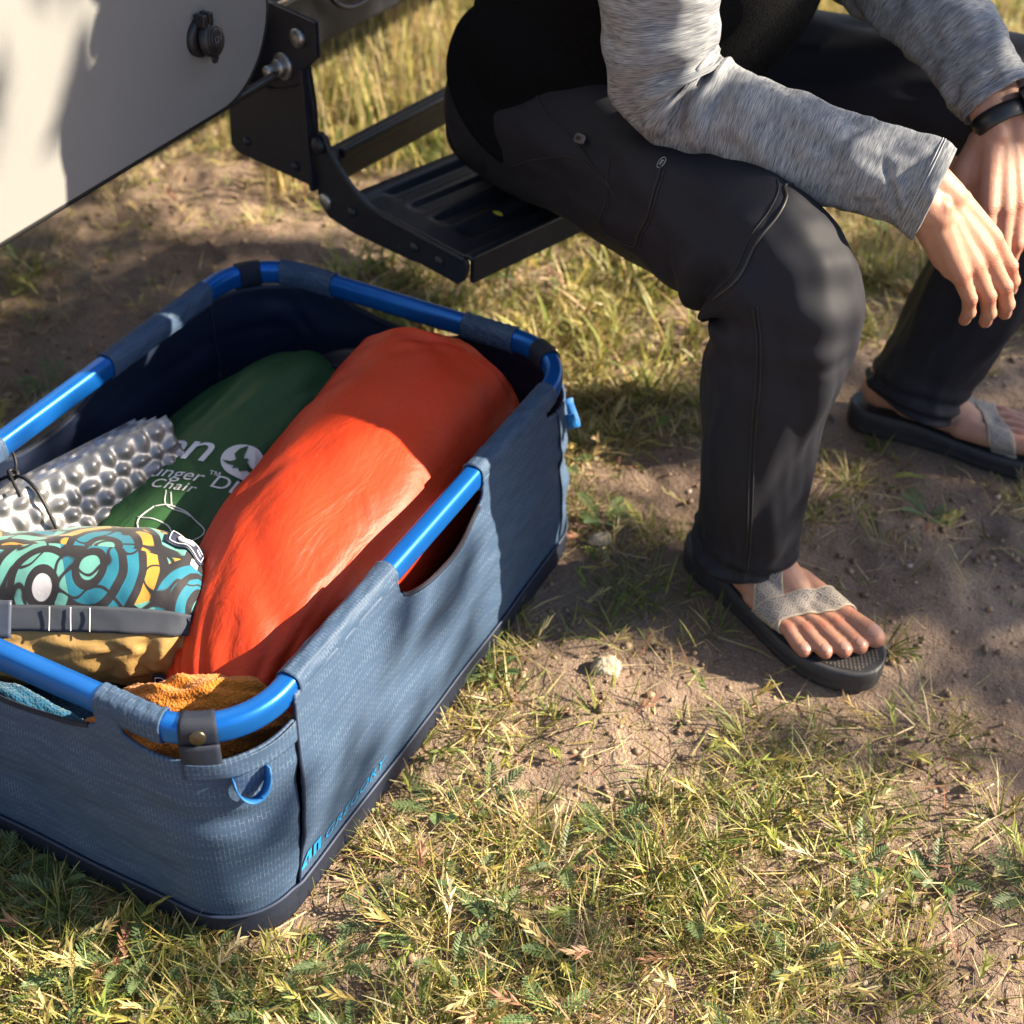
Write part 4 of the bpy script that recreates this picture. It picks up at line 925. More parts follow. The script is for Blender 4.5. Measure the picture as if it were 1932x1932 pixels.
trousers = mesh('trousers', np.vstack(VV), np.vstack(FF), M_TROU, person, uv=np.vstack(UU), uvp=np.concatenate([np.full(len(f_), s_.period) for f_, s_ in zip(FF, (RLEG, LLEG, PELV))])); solidify(trousers, .0022, -1)
def seam(sw, pts, r=.0010, mat=M_SEAM, parent=trousers, off=.0006, n=70, name='seam'):
    A = cr(np.array(pts, float), n); return tube(name, sw.at(A[:, 0], A[:, 1], off), r, mat, parent, n=n * 2, m=6)
seam(RLEG, [(.495, .99), (.525, 1.05), (.619, .96), (.729, .80), (.809, .70), (.886, .64), (.97, .60)]); seam(RLEG, [(.495, 1.05), (.525, 1.11), (.619, 1.02), (.729, .86), (.809, .76), (.886, .70), (.97, .66)])
seam(RLEG, [(.301, .76), (.308, .96), (.312, 1.29), (.294, 1.87)], .0016); seam(RLEG, [(.306, .76), (.313, .96), (.317, 1.29), (.299, 1.89)], .0009)
seam(RLEG, [(.236, 1.0), (.241, 1.12), (.247, 1.49), (.243, 1.98), (.294, 1.90)]); seam(RLEG, [(.241, 1.12), (.251, 1.49), (.248, 1.94), (.292, 1.86)], .0007)
seam(RLEG, [(.400, -.25), (.405, -.03), (.418, .07), (.431, .30), (.445, .73), (.465, 1.10), (.468, 1.52)], .0017, M_SEAM2); seam(RLEG, [(.394, -.03), (.408, .09), (.422, .33), (.437, .75), (.457, 1.12), (.460, 1.5)], .0008)
seam(RLEG, [(.10, 1.95), (.15, 1.5), (.194, 1.22), (.241, 1.29), (.262, 1.36)]); seam(RLEG, [(.12, .75), (.15, .95), (.184, 1.03), (.22, 1.2), (.251, 1.29)])
for sw, s0 in ((RLEG, .945), (LLEG, .945)): th_ = np.linspace(0, 2 * np.pi, 70, endpoint=False); tube('hem_stitch', sw.at(np.full(70, s0), th_, .0002), .0009, M_SEAM, trousers, n=160, m=5, closed=True)
M_EMB = simple('pale_emblem', (.26, .26, .28), .6)
zp0, zp1 = RLEG.at(np.array(.187), np.array(.99), .003), RLEG.at(np.array(.207), np.array(.955), .006)
zd = unit(zp1 - zp0); zn = unit(zp0 - RLEG.P[int(.19 * 259)]); za = unit(np.cross(zn, zd))
prism('zip_pull', [(0, -.0035), (.004, -.0055), (.016, -.0052), (.020, -.0035), (.020, .0035), (.016, .0052), (.004, .0055), (0, .0035)], zp0 + zn * .001, zd, za, zn, .0022, simple('gunmetal', (.10, .10, .11), .4, .6), trousers, .0008)
prism('zip_pull', [(.004, -.002), (.012, -.002), (.012, .002), (.004, .002)], zp0 + zn * .0033, zd, za, zn, .0004, M_SEAM, trousers, 0)
lc = RLEG.at(np.array(.299), np.array(.74), .0012); ln_ = unit(lc - RLEG.P[int(.299 * 259)]); lu = unit(np.array([.2, .55, .6]) - np.array([.2, .55, .6]).dot(ln_) * ln_); lr = np.cross(lu, ln_)
a_ = np.linspace(0, 2 * np.pi, 24, endpoint=False); tube('emblem', lc + np.cos(a_)[:, None] * lr * .0042 + np.sin(a_)[:, None] * lu * .0062, .0005, M_EMB, trousers, n=48, m=6, closed=True)
for pts in ([(-.002, -.004), (-.0005, .001), (.0025, .004)], [(-.0022, .002), (.0002, .0036), (.0026, .0042)], [(.0005, -.004), (.0008, -.0005), (.0026, .001)]):
    tube('emblem', np.array([lc + ln_ * .0004 + lr * x * .75 + lu * y * .75 for x, y in pts]), .0005, M_EMB, trousers, n=12, m=5)
# ---- fleece vest
_v1 = sines(111, 14, .8, 3); _v2 = sines(112, 12, 2, 6)
VEST = Sweep([(.075, .650, .445, .162, .182), (.105, .645, .50, .170, .190), (.155, .635, .585, .176, .190), (.21, .622, .68, .168, .187), (.26, .612, .79, .145, .195), (.305, .605, .89, .122, .205), (.335, .602, .965, .10, .165), (.358, .598, 1.02, .07, .085), (.378, .595, 1.06, .060, .064)], 150, 130, (.97, -.23, 0),
             lambda s, th: .007 * _v1(s * 1.8, th / 6.283 * 2.5) + .003 * _v2(s * 3, th / 6.283 * 3) + .010 * gauss(s - .02, .03) - .006 * gauss(s - .09, .03))
solidify(VEST.obj('fleece_vest', M_FLEECE, person), .006, -1)
# ---- shirt sleeves
_s1 = sines(121, 16, 1, 5); _s2 = sines(122, 14, 2, 8, aniso=(1.5, .6))
def d_sleeve(s, th, el):
    """el = elbow position; th 0 = crook of the elbow side (+X, upper)"""
    c = wrap(th); a = .0042 * _s1(s * 2.2, th / 6.283 * 2) + .0020 * _s2(s * 3, th / 6.283 * 3)
    inn = gauss(c - .55, 1.05); kz = gauss(s - el, .085)
    a = a + .0120 * kz * inn * np.sin((s - el) * 88 + .9 * np.sin(c * 1.5) + .7 * _s2(s, th / 6.283))
    a = a + .0060 * gauss(s - el, .16) * gauss(c - 1.2, .9) * np.sin((s - el) * 60 - c * 2.4)
    a = a - .0042 * gauss(s - .82 + .035 * np.sin(c), .006) * gauss(c - .9, .9) + .003 * gauss(s - .84 + .035 * np.sin(c), .010) * gauss(c - .9, .9)
    a = a - .006 * gauss(s - .90 - .055 * (c - 1.2), .010) * gauss(c - 1.5, .7) + .003 * ss(.93, 1, s)
    return a
RARM = Sweep([(.29, .43, .91, .075, .075), (.275, .405, .82, .068, .068), (.268, .400, .72, .0645, .0645), (.277, .398, .65, .062, .062), (.296, .397, .595, .056, .054), (.335, .398, .577, .052, .050), (.40, .402, .569, .050, .048), (.47, .406, .560, .046, .044), (.53, .410, .549, .043, .041), (.580, .4135, .538, .046, .043)], 210, 140, (1, 0, 0), lambda s, th: d_sleeve(s, th, .48))
LARM = Sweep([(.33, .79, .91, .07, .07), (.345, .825, .80, .066, .066), (.345, .815, .70, .062, .062), (.37, .79, .645, .058, .058), (.43, .75, .630, .055, .055), (.50, .712, .60, .050, .050), (.56, .68, .565, .042, .042), (.588, .664, .545, .0385, .0385)], 150, 110, (1, 0, 0), lambda s, th: d_sleeve(s, th + 2.2, .5) * 1.2)
VV, FF, UU, k = [], [], [], 0
for s_ in (RARM, LARM):
    v, f, u = s_.data(); VV.append(v); FF.append(np.asarray(f) + k); UU.append(u); k += len(v)
shirt = mesh('shirt_sleeves', np.vstack(VV), np.vstack(FF), M_SLEEVE, person, uv=np.vstack(UU), uvp=np.concatenate([np.full(len(f_), s_.period) for f_, s_ in zip(FF, (RARM, LARM))])); solidify(shirt, .0022, -1)
M_CUFF = simple('cuff_thread', (.30, .31, .34), .6, var=.4, scale=400)
for sw, s0 in ((RARM, .962), (RARM, .968), (LARM, .955)):
    th = np.linspace(0, 2 * np.pi, 80, endpoint=False); tube('cuff_stitch', sw.at(np.full(80, s0), th, .0004), .0007, M_CUFF, shirt, n=160, m=5, closed=True)
# hair
hr = Sweep([(.36, .597, 1.10, .03, .03), (.365, .596, 1.14, .085, .09), (.39, .592, 1.20, .103, .095), (.415, .586, 1.265, .085, .075), (.42, .585, 1.293, .01, .01)], 60, 80, (.97, -.23, 0), lambda s, th: .004 * np.sin(th * 40 + 9 * s) - .03 * gauss(wrap(th), .9) * ss(.75, .4, s))
hr.obj('hair', simple('brown_hair', (.05, .028, .015), .6, var=.5, scale=60, bump=.6, bscale=250), person)
# ---- watch on the far wrist
M_RUB = simple('black_rubber', (.010, .010, .012), .4, var=.3, scale=80)
at, d, a, n = lh; ax = unit(np.asarray(LW) - np.array([.53, .696, .585])); wc = np.asarray(LW) - ax * .004
up_ = unit(n - n.dot(ax) * ax); sd = np.cross(ax, up_); th = np.linspace(0, 2 * np.pi, 48, endpoint=False)
ring = wc + .0285 * np.cos(th)[:, None] * up_ * .86 + .0325 * np.sin(th)[:, None] * sd * 1.04
G = np.stack([ring * 1.0 + ax * o_ + unit(ring - wc) * e_ for o_, e_ in ((-.0105, 0), (-.0095, .0022), (0, .003), (.0095, .0022), (.0105, 0))], 1)
wrist = tag(empty('wristwatch', wc), 'black smartwatch with black rubber band on the wrist behind', 'watch')
solidify(mesh('watch_band', G.reshape(-1, 3) - wc, grid_faces(48, 5, True, False), M_RUB, wrist), .0025, -1)
fd = unit(.45 * up_ + .9 * np.array(Rv[:]) * 1.0); fd = unit(fd - fd.dot(ax) * ax); fs = np.cross(ax, fd)
sq = [(-.018, -.014), (-.014, -.018), (.014, -.018), (.018, -.014), (.018, .014), (.014, .018), (-.014, .018), (-.018, .014)]
prism('watch_case', sq, fd * .0275, ax, fs, fd, .0105, M_BLKP, wrist, .002); prism('watch_glass', [(x * .86, y * .86) for x, y in sq], fd * .0382, ax, fs, fd, .0012, Mt('dark_glass', (.006, .006, .008), .06, spec=.7).m, wrist, .0006)
# ---- sandals
def strap_web():
    m = Mt('diamond_webbing', (.25, .22, .2), .75, spec=.25); v = m.coord('UV', scale=(95, 95, 1), rot=(0, 0, R(45)))
    sx = m.n('ShaderNodeSeparateXYZ', Vector=v); f = lambda o, k: m.math('ABSOLUTE', m.math('SUBTRACT', m.math('FRACT', m.math('MULTIPLY', o, k)), .5))
    d = m.math('MAXIMUM', f(sx.outputs[0], 1.0), f(sx.outputs[1], 1.0)); rg = m.math('FRACT', m.math('MULTIPLY', d, 4.2))
    n = m.noise(m.coord('UV'), 1500, 2); k = m.ramp(m.math('ADD', m.math('MULTIPLY', rg, .8), m.math('MULTIPLY', n, .3)), [(.42, (0,) * 3), (.55, (1,) * 3)])
    m.set('Base Color', m.mix(k, (.085, .075, .078), (.36, .31, .275))); m.set('Normal', m.bump(m.math('ADD', k, n), .5, .0008)); return m.m
M_STRAPW = strap_web(); M_EDGE = simple('tan_edge', (.40, .33, .25), .7, var=.2, scale=300)
def foam():
    m = Mt('sandal_rubber', (.03, .03, .036), .55, spec=.4); v = m.coord('Object'); n = m.noise(v, 60, 5, .65)
    m.set('Base Color', m.mix(n, (.020, .021, .027), (.045, .044, .050))); m.set('Normal', m.bump(m.noise(v, 400, 3), .25, .0008)); return m.m
def foot_bed():
    m = Mt('ribbed_footbed', (.03, .03, .034), .6, spec=.35); v = m.coord('Object')
    w1 = m.n('ShaderNodeTexWave', {'bands_direction': 'DIAGONAL'}, Vector=m.coord('Object', rot=(0, 0, R(20))), Scale=95.0).outputs['Fac']; w2 = m.n('ShaderNodeTexWave', {'bands_direction': 'DIAGONAL'}, Vector=m.coord('Object', rot=(0, 0, R(-70))), Scale=95.0).outputs['Fac']
    h = m.math('MULTIPLY', w1, w2); n = m.noise(v, 90, 5); m.set('Base Color', m.mix(h, (.018, .018, .022), (.05, .047, .048))); m.set('Base Color', m.mix(m.math('MULTIPLY', n, .3), m.mix(h, (.018, .018, .022), (.05, .047, .048)), (.12, .095, .08))); m.set('Normal', m.bump(h, .7, .0012)); return m.m
M_FOAM = foam(); M_BED = foot_bed()
def sandal(P_, fx, fy, med, heel, label):
    sx = np.array([0, .006, .02, .05, .10, .15, .20, .24, .27, .29, .301, .305]); lat = -np.array([0, .018, .030, .036, .036, .042, .050, .050, .042, .028, .012, 0]); me = np.array([0, .018, .030, .034, .031, .036, .047, .052, .048, .036, .018, 0])
    xs = np.linspace(0, 1, 60); xs = .305 * (.5 - .5 * np.cos(np.pi * xs)); off = -.004
    yl = np.interp(xs, sx, lat); ym = np.interp(xs, sx, me); ker = np.array([.25, .5, .25])
    for _ in range(3): yl[1:-1] = np.convolve(yl, ker, 'same')[1:-1]; ym[1:-1] = np.convolve(ym, ker, 'same')[1:-1]
    ring = np.vstack([np.stack([xs, yl], 1), np.stack([xs[::-1][1:-1], ym[::-1][1:-1]], 1)]); k = len(ring); c = np.stack([ring[:, 0], 0 * ring[:, 0]], 1)
    top = SOLE_T(ring[:, 0]); rows = []
    inn = np.clip(np.abs(ring[:, 1]), .001, None)
    def shr(e):
        y = np.sign(ring[:, 1]) * np.clip(np.abs(ring[:, 1]) - e, 0, None); x = np.clip(ring[:, 0], e, .305 - e); return x, y
    rock = .004 * ss(.24, .305, ring[:, 0])
    for e, z in ((.006, 0 * top + rock), (.0015, .003 + rock + 0 * top), (0, .010 + rock), (.0008, top * .55), (-.0006, top * .6), (0, top - .003), (.002, top + .0012), (.006, top + .0005), (.012, top)):
        x, y = shr(e); rows.append(np.stack([P_(a_, b_, c_) for a_, b_, c_ in zip(x + off, y, z + 0 * x)]))
    G = np.stack(rows); hp = np.array([heel[0], heel[1], 0.])
    sd = tag(empty('sandal', hp), label, 'sandal', 'strap sandals')
    mesh('sole', G.reshape(-1, 3) - hp, grid_faces(len(rows), k, False, True) if med > 0 else grid_faces(len(rows), k, False, True)[:, ::-1], M_FOAM, sd)
    # foot bed inside the rim
    n2 = 60; xg = np.linspace(.012, .293, n2); fr = np.linspace(0, 1, 16); yl2 = np.interp(xg, xs, yl) + .011; ym2 = np.interp(xg, xs, ym) - .011; yl2 = np.minimum(yl2, -.001); ym2 = np.maximum(ym2, .001)
    B = np.stack([[P_(x + off, a_ + (b_ - a_) * f_, float(SOLE_T(x)) + .0008) for f_ in fr] for x, a_, b_ in zip(xg, yl2, ym2)]); mesh('footbed', B.reshape(-1, 3) - hp, grid_faces(n2, 16) if med < 0 else grid_faces(n2, 16)[:, ::-1], M_BED, sd)
    def strap(path, w, name='strap', lift=.0022):
        """path rows: (x, phi) with phi 0 at the outer sole edge, pi at the inner one"""
        A = cr(np.array(path, float), 70); u = np.linspace(-1, 1, 9); G = []
        for i in range(70):
            dA = A[min(i + 1, 69)] - A[max(i - 1, 0)]; tx, tp = dA[0], dA[1] * .045; l_ = math.hypot(tx, tp); ox, op = -tp / l_, tx / l_ / .045
            row = []
            for q in u:
                x = A[i, 0] + ox * q * w / 2; ph = A[i, 1] + op * q * w / 2
                o_ = P_(x, 0, .030); dv = P_(x, -math.cos(ph), .030 + math.sin(ph)) - o_
                loc, nn, _, _ = BODY.ray_cast(Vector(o_ + dv * .12), Vector(-dv)); r_ = np.linalg.norm(np.array(loc[:]) - o_) if loc is not None else .035
                if r_ > .11: r_ = .035
                row.append(r_)
            G.append(row)
        Rr = np.array(G); 
        for _ in range(4): Rr[1:-1] = .25 * Rr[:-2] + .5 * Rr[1:-1] + .25 * Rr[2:]
        Rr = np.maximum(Rr, np.array(G) - .0006); G3 = np.zeros((70, 9, 3))
        for i in range(70):
            dA = A[min(i + 1, 69)] - A[max(i - 1, 0)]; tx, tp = dA[0], dA[1] * .045; l_ = math.hypot(tx, tp); ox, op = -tp / l_, tx / l_ / .045
            for j, q in enumerate(u):
                x = A[i, 0] + ox * q * w / 2; ph = A[i, 1] + op * q * w / 2; o_ = P_(x, 0, .030); dv = P_(x, -math.cos(ph), .030 + math.sin(ph)) - o_
                G3[i, j] = o_ + dv * (Rr[i, j] + lift)
        Ld = np.concatenate([[0], np.cumsum(np.linalg.norm(np.diff(G3[:, 4], axis=0), axis=1))]); uv = np.stack([np.repeat(Ld, 9), np.tile(u * w / 2, 70)], 1)
        ob = solidify(mesh(name, G3.reshape(-1, 3) - hp, grid_faces(70, 9), M_STRAPW, sd, uv=uv), .0018, 0)
        for j in (0, 8): tube('strap_edge', G3[:, j] - hp, .0013, M_EDGE, ob, n=70, m=6)
    strap([(.148, -.45), (.164, .15), (.177, .8), (.189, 1.57), (.202, 2.3), (.213, 2.9), (.22, 3.4)], .030)
    strap([(.176, .0), (.164, .5), (.148, 1.0), (.126, 1.5), (.108, 2.0), (.09, 2.5)], .030, lift=.0012)
    strap([(.196, -.40), (.186, .05), (.178, .40), (.172, .65)], .022, lift=.0010)
    return sd
sandal(rf[0], rf[2], rf[3], 1, RHEEL, 'black strap sandal with diamond webbing on the nearer foot, toes showing')
sandal(lf_[0], lf_[2], lf_[3], -1, LHEEL, 'black strap sandal on the farther foot, cut off by the photo edge')
# ================================================================== tree outside the frame on the sun side (its shade dapples the ground)
def leaf_mat(name, trans=.35):
    m = bpy.data.materials.new(name); m.use_nodes = True; nt = m.node_tree; nt.nodes.remove(nt.nodes['Principled BSDF'])
    vc = nt.nodes.new('ShaderNodeVertexColor'); vc.layer_name = 'col'; n = nt.nodes.new('ShaderNodeTexNoise'); n.inputs['Scale'].default_value = 120
    mx = nt.nodes.new('ShaderNodeMix'); mx.data_type = 'RGBA'; mx.blend_type = 'MULTIPLY'; mx.inputs[0].default_value = .35; L(nt, vc.outputs[0], mx.inputs[6]); L(nt, n.outputs['Color'], mx.inputs[7])
    d = nt.nodes.new('ShaderNodeBsdfPrincipled'); d.inputs['Roughness'].default_value = .5; d.inputs['Specular IOR Level'].default_value = .35; L(nt, mx.outputs[2], d.inputs['Base Color'])
    t = nt.nodes.new('ShaderNodeBsdfTranslucent'); L(nt, mx.outputs[2], t.inputs[0]); ms = nt.nodes.new('ShaderNodeMixShader'); ms.inputs[0].default_value = trans
    L(nt, d.outputs[0], ms.inputs[1]); L(nt, t.outputs[0], ms.inputs[2]); L(nt, ms.outputs[0], nt.nodes['Material Output'].inputs[0]); return m
M_LEAFT = leaf_mat('oak_leaves', .2); M_GRASS = leaf_mat('grass_blades', .32)
M_BARK = simple('oak_bark', (.12, .09, .065), .9, var=.45, scale=14, bump=.9, bscale=40)
S3 = np.array(SDIR[:])
CL = []
rr_ = np.random.default_rng(5)
for gx_ in np.arange(.42, 1.75, .19):                        # the dense side of the crown
    for gy_ in np.arange(.32, 1.40, .19): CL.append((gx_ + rr_.uniform(-.06, .06), gy_ + rr_.uniform(-.06, .06), .15, 120))
for gx_ in np.arange(-1.0, -.26, .17):
    for gy_ in np.arange(.16, .80, .17): CL.append((gx_ + rr_.uniform(-.05, .05), gy_ + rr_.uniform(-.05, .05), .12, 110))
CL += [(-.47, -.20, .10, 70), (-.40, -.10, .09, 50), (.12, -.27, .05, 26), (.01, -.13, .05, 24), (.19, -.13, .04, 20), (.06, -.40, .04, 20), (-.06, -.27, .035, 16), (.21, -.40, .04, 18), (.15, -.02, .06, 26), (.26, .16, .07, 30), (.30, .34, .08, 40),
       (-1.06, -.40, .045, 22), (-1.2, -.33, .05, 24), (-1.12, -.56, .05, 24), (-1.16, -.22, .05, 26), (-1.28, -.5, .05, 24), (-1.0, -.62, .04, 18), (-1.35, -.3, .06, 28),
       (.50, -.20, .05, 18), (.78, -.12, .045, 14), (.88, .08, .06, 22), (.62, .16, .06, 24), (.95, -.25, .05, 16), (.36, -.36, .035, 10)]
tv, tf, tc, k = [], [], [], 0; tcol = []
centers = []
for (gx_, gy_, r_, n_) in CL:
    t_ = rr_.uniform(4.4, 5.3); c = np.array([gx_, gy_, 0]) + S3 * t_; centers.append(c)
    p = rr_.normal(size=(n_, 3)); p = c + p / np.linalg.norm(p, axis=1, keepdims=True) * r_ * rr_.uniform(0, 1, (n_, 1)) ** .5
    a = unit(rr_.normal(size=(n_, 3))); b = unit(np.cross(a, rr_.normal(size=(n_, 3)))); l_ = rr_.uniform(.018, .034, (n_, 1))
    q = np.stack([p - a * l_, p - a * l_ * .2 + b * l_ * .5, p + a * l_, p - a * l_ * .2 - b * l_ * .5], 1)
    tv.append(q.reshape(-1, 3)); tcol.append(np.repeat(np.stack([rr_.uniform(.03, .07, n_), rr_.uniform(.07, .13, n_), rr_.uniform(.015, .03, n_)], 1), 4, 0))
V = np.vstack(tv); tree = tag(empty('oak_tree', (4.6, 3.2, 0)), 'oak tree standing outside the frame whose leaves dapple the ground with shade', 'tree')
TO = np.array([4.6, 3.2, 0]); mesh('crown', V - TO, np.arange(len(V)).reshape(-1, 4), M_LEAFT, tree, smooth=False, col=np.vstack(tcol))
tr = Sweep([(0, 0, -.1, .26, .26), (.02, .03, .3, .20, .20), (-.05, -.02, .9, .16, .16), (-.15, -.1, 1.6, .12, .12), (-.25, -.25, 2.3, .07, .07), (-.3, -.3, 2.9, .02, .02)], 60, 24, (1, 0, 0), lambda s, th: .012 * np.sin(th * 7 + s * 9)); tr.obj('trunk', M_BARK, tree)
for i in rr_.choice(len(centers) - 40, 14, replace=False):
    e = centers[i] - TO; s_ = tr.P[rr_.integers(30, 52)]; tube('limb', [s_, s_ * .55 + e * .45 + np.array([0, 0, .12]), e], .018, M_BARK, tree, n=24, m=6)

# ================================================================== grass, weeds, stones
GR = np.random.default_rng(17)
def inside_keepout(x, y):
    k = (np.abs(x) < .243) & (np.abs(y) < .357)
    for (h, t_) in ((RHEEL, RTOE), (LHEEL, LTOE)):
        h = np.array(h[:2]); t2 = np.array(t_[:2]); d = t2 - h; L_ = np.linalg.norm(d); d /= L_; u = (x - h[0]) * d[0] + (y - h[1]) * d[1]; v = np.abs(-(x - h[0]) * d[1] + (y - h[1]) * d[0])
        k |= (u > -.02) & (u < L_ + .03) & (v < .052)
    return k
_d1 = sines(201, 20, .8, 3.2); _d2 = sines(202, 24, 3, 9)
def density(x, y):
    n = .5 + .42 * _d1(x, y) + .28 * _d2(x, y)
    d = np.clip(n, 0, 1.3)
    bare = gauss(np.hypot((x - .80) / 1.0, (y - .42) / 1.35), .30) * 1.0            # trodden soil right of the near foot
    bare = np.maximum(bare, .35 * gauss(np.hypot(x - .33, (y - .42)), .12))
    bare = np.maximum(bare, .62 * ss(-.30, -.45, x) * ss(1.15, .85, y))               # dark soil behind the basket
    bare = np.maximum(bare, .95 * gauss(np.hypot((x - .86) / .8, y + .04), .13)); bare = np.maximum(bare, .6 * gauss(np.hypot(x - .33, y + .30), .10))
    bare = np.maximum(bare, .55 * gauss(np.hypot((x - .15) / 1.6, y - .85), .18))
    d = d * (1 - np.clip(bare * 1.05, 0, 1))
    d = d + .7 * gauss(np.hypot((x - .05) / 1.4, y + .52), .22) + .35 * gauss(np.hypot((x - .62), y + .12), .22)
    d = np.where(y > 1.15, .25 + .6 * d, d)
    return np.where(inside_keepout(x, y), 0, d)
QUAD = np.array([(-1.85, 1.50), (.45, 2.85), (1.10, -.12), (.05, -.72)])
def sample(n, pw=1.0, extra=None):
    out = np.zeros((0, 2))
    while len(out) < n:
        u, v = GR.random(n * 3), GR.random(n * 3); a, b, c, d = QUAD
        v = v ** .8
        p = (a * (1 - u)[:, None] + b * u[:, None]) * (1 - v)[:, None] + (d * (1 - u)[:, None] + c * u[:, None]) * v[:, None]
        w = density(p[:, 0], p[:, 1]) ** pw
        if extra is not None: w = w * extra(p[:, 0], p[:, 1])
        # even density over the quad
        j = np.hypot(*( (b - a)[:, None] * (1 - v) + (c - d)[:, None] * v)) / 2.7
        out = np.vstack([out, p[GR.random(len(p)) < w * j]])
    return out[:n]
PAL = np.array([(.10, .15, .03), (.165, .20, .045), (.27, .27, .06), (.37, .31, .09), (.50, .39, .18), (.56, .46, .26), (.32, .16, .10), (.18, .12, .07)])
def colours(n, w):
    i = GR.choice(len(PAL), n, p=np.array(w) / sum(w)); c = PAL[i] * GR.uniform(.85, 1.4, (n, 1)); return np.clip(c * GR.uniform(.93, 1.07, (n, 3)), 0, 1)
class Blades:
    def __init__(s): s.V, s.C, s.k = [], [], 5
    def add(s, base, az, ln, tilt, curve, wid, col, twist=None, shape=None):
        n = len(base); k = s.k; f = np.linspace(0, 1, k); seg = ln / (k - 1); p = np.array(base, float); pts = [p.copy()]
        for i in range(1, k):
            t = tilt + curve * (f[i] - .5 / (k - 1)); p = p + np.stack([np.sin(t) * np.cos(az), np.sin(t) * np.sin(az), np.cos(t)], 1) * seg[:, None]
            pts.append(p.copy())
        pts = np.stack(pts, 1); tw = GR.uniform(-.9, .9, n) if twist is None else twist
        side = np.stack([-np.sin(az) * np.cos(tw), np.cos(az) * np.cos(tw), np.sin(tw)], 1)
        sh = np.array(shape if shape is not None else [.8, 1, .85, .5, .06]); w = wid[:, None] * sh[None] * .5
        G = np.stack([pts - side[:, None] * w[..., None], pts + side[:, None] * w[..., None]], 2)      # n,k,2,3
        s.V.append(G.reshape(n, k * 2, 3)); s.C.append(np.repeat(col[:, None], k * 2, 1)); return pts
    def build(s, name, label):
        V = np.concatenate(s.V); C_ = np.concatenate(s.C); n, m, _ = V.shape; k = s.k
        f = np.array([(2 * i, 2 * i + 1, 2 * i + 3, 2 * i + 2) for i in range(k - 1)]); F = (np.arange(n)[:, None, None] * m + f[None]).reshape(-1, 4)
        return tag(mesh(name, V.reshape(-1, 3), F, M_GRASS, None, smooth=False, col=C_.reshape(-1, 3)), label, 'grass', kind='stuff')
def with_z(xy, dz=-.002): return np.column_stack([xy, ground_z(xy[:, 0], xy[:, 1]) + dz])
# --- turf: tufts of short curved blades
B = Blades(); NT = 6200
tc_ = sample(NT, 1.6); tsz = GR.gamma(3, .33, NT); nb = np.clip((GR.uniform(8, 26, NT) * tsz), 4, 60).astype(int); idx = np.repeat(np.arange(NT), nb); n = len(idx)
a_ = GR.uniform(0, 2 * np.pi, n); off = np.abs(GR.normal(0, 1, n)) * (.007 * tsz[idx]); xy = tc_[idx] + np.column_stack([np.cos(a_), np.sin(a_)]) * off[:, None]
green = np.clip(.55 + .55 * sines(203, 14, .8, 3)(tc_[:, 0], tc_[:, 1]) + .55 * gauss(np.hypot(tc_[:, 0] - .05, tc_[:, 1] + .5), .3), 0, 1)
cw = colours(n, (2.4, 3.2, 2.8, 1.5, 1.0, .5, .3, .2)); cd = colours(n, (.3, .7, 1.6, 2.4, 3.0, 2.0, .7, .5)); mix = (GR.random(n) < green[idx])[:, None]; col = np.where(mix, cw, cd)
az = a_ + GR.normal(0, .5, n); farb = 1 + .5 * ss(1.0, 1.8, xy[:, 1])
B.add(with_z(xy), az, GR.uniform(.014, .042, n) * np.clip(tsz[idx], .6, 1.5) * farb, GR.uniform(.35, 1.2, n), GR.uniform(.1, .9, n), GR.uniform(.0011, .0024, n) * farb, col)
# --- single blades and straw lying on the soil
n = 15000; xy = sample(n, .6); B.add(with_z(xy), GR.uniform(0, 2 * np.pi, n), GR.uniform(.015, .05, n), GR.uniform(.4, 1.2, n), GR.uniform(.0, .8, n), GR.uniform(.0009, .0020, n), colours(n, (2, 2.5, 2.5, 2, 1.5, .8, .5, .5)))
n = 20000; xy = sample(n, .8); B.add(with_z(xy, 0) + np.array([0, 0, 1]) * GR.uniform(.002, .010, (n, 1)), GR.uniform(0, 2 * np.pi, n), GR.uniform(.012, .060, n), GR.uniform(1.40, 1.58, n), GR.uniform(-.12, .12, n), GR.uniform(.0007, .0018, n), colours(n, (.2, .3, .5, 1.2, 3, 3, .8, 1.6)))
B.build('grass', 'short green and straw-coloured grass growing in patches on the soil')
# --- brome seed heads
B = Blades(); n = 950; xy = sample(n, 1.0, lambda x, y: np.where((y > -.7) & (y < 1.0), 1.0, .5)); az = GR.uniform(0, 2 * np.pi, n); ln = GR.uniform(.035, .08, n); col = colours(n, (.6, 1.2, 2.2, 2.4, 2.0, .8, .8, .2))
pts = B.add(with_z(xy), az, ln, GR.uniform(.2, .8, n), GR.uniform(.5, 1.3, n), np.full(n, .0010), col, shape=[1, .9, .8, .7, .5])
for j in range(11):
    f = .55 + .045 * j; i0 = min(int(f * 4), 3); u = f * 4 - i0; p = pts[:, i0] * (1 - u) + pts[:, i0 + 1] * u; t = unit(pts[:, i0 + 1] - pts[:, i0])
    tl = np.arccos(np.clip(t[:, 2], -1, 1)); aa = np.arctan2(t[:, 1], t[:, 0]) + (.45 if j % 2 else -.45) + GR.normal(0, .15, n)
    B.add(p, aa, GR.uniform(.010, .017, n), tl + GR.normal(0, .25, n), GR.normal(0, .2, n), GR.uniform(.0020, .0032, n), np.clip(col * 1.12, 0, 1), shape=[.3, 1, .9, .5, .08])
B.build('brome_seed_heads', 'drooping pale seed heads of brome grass among the turf')
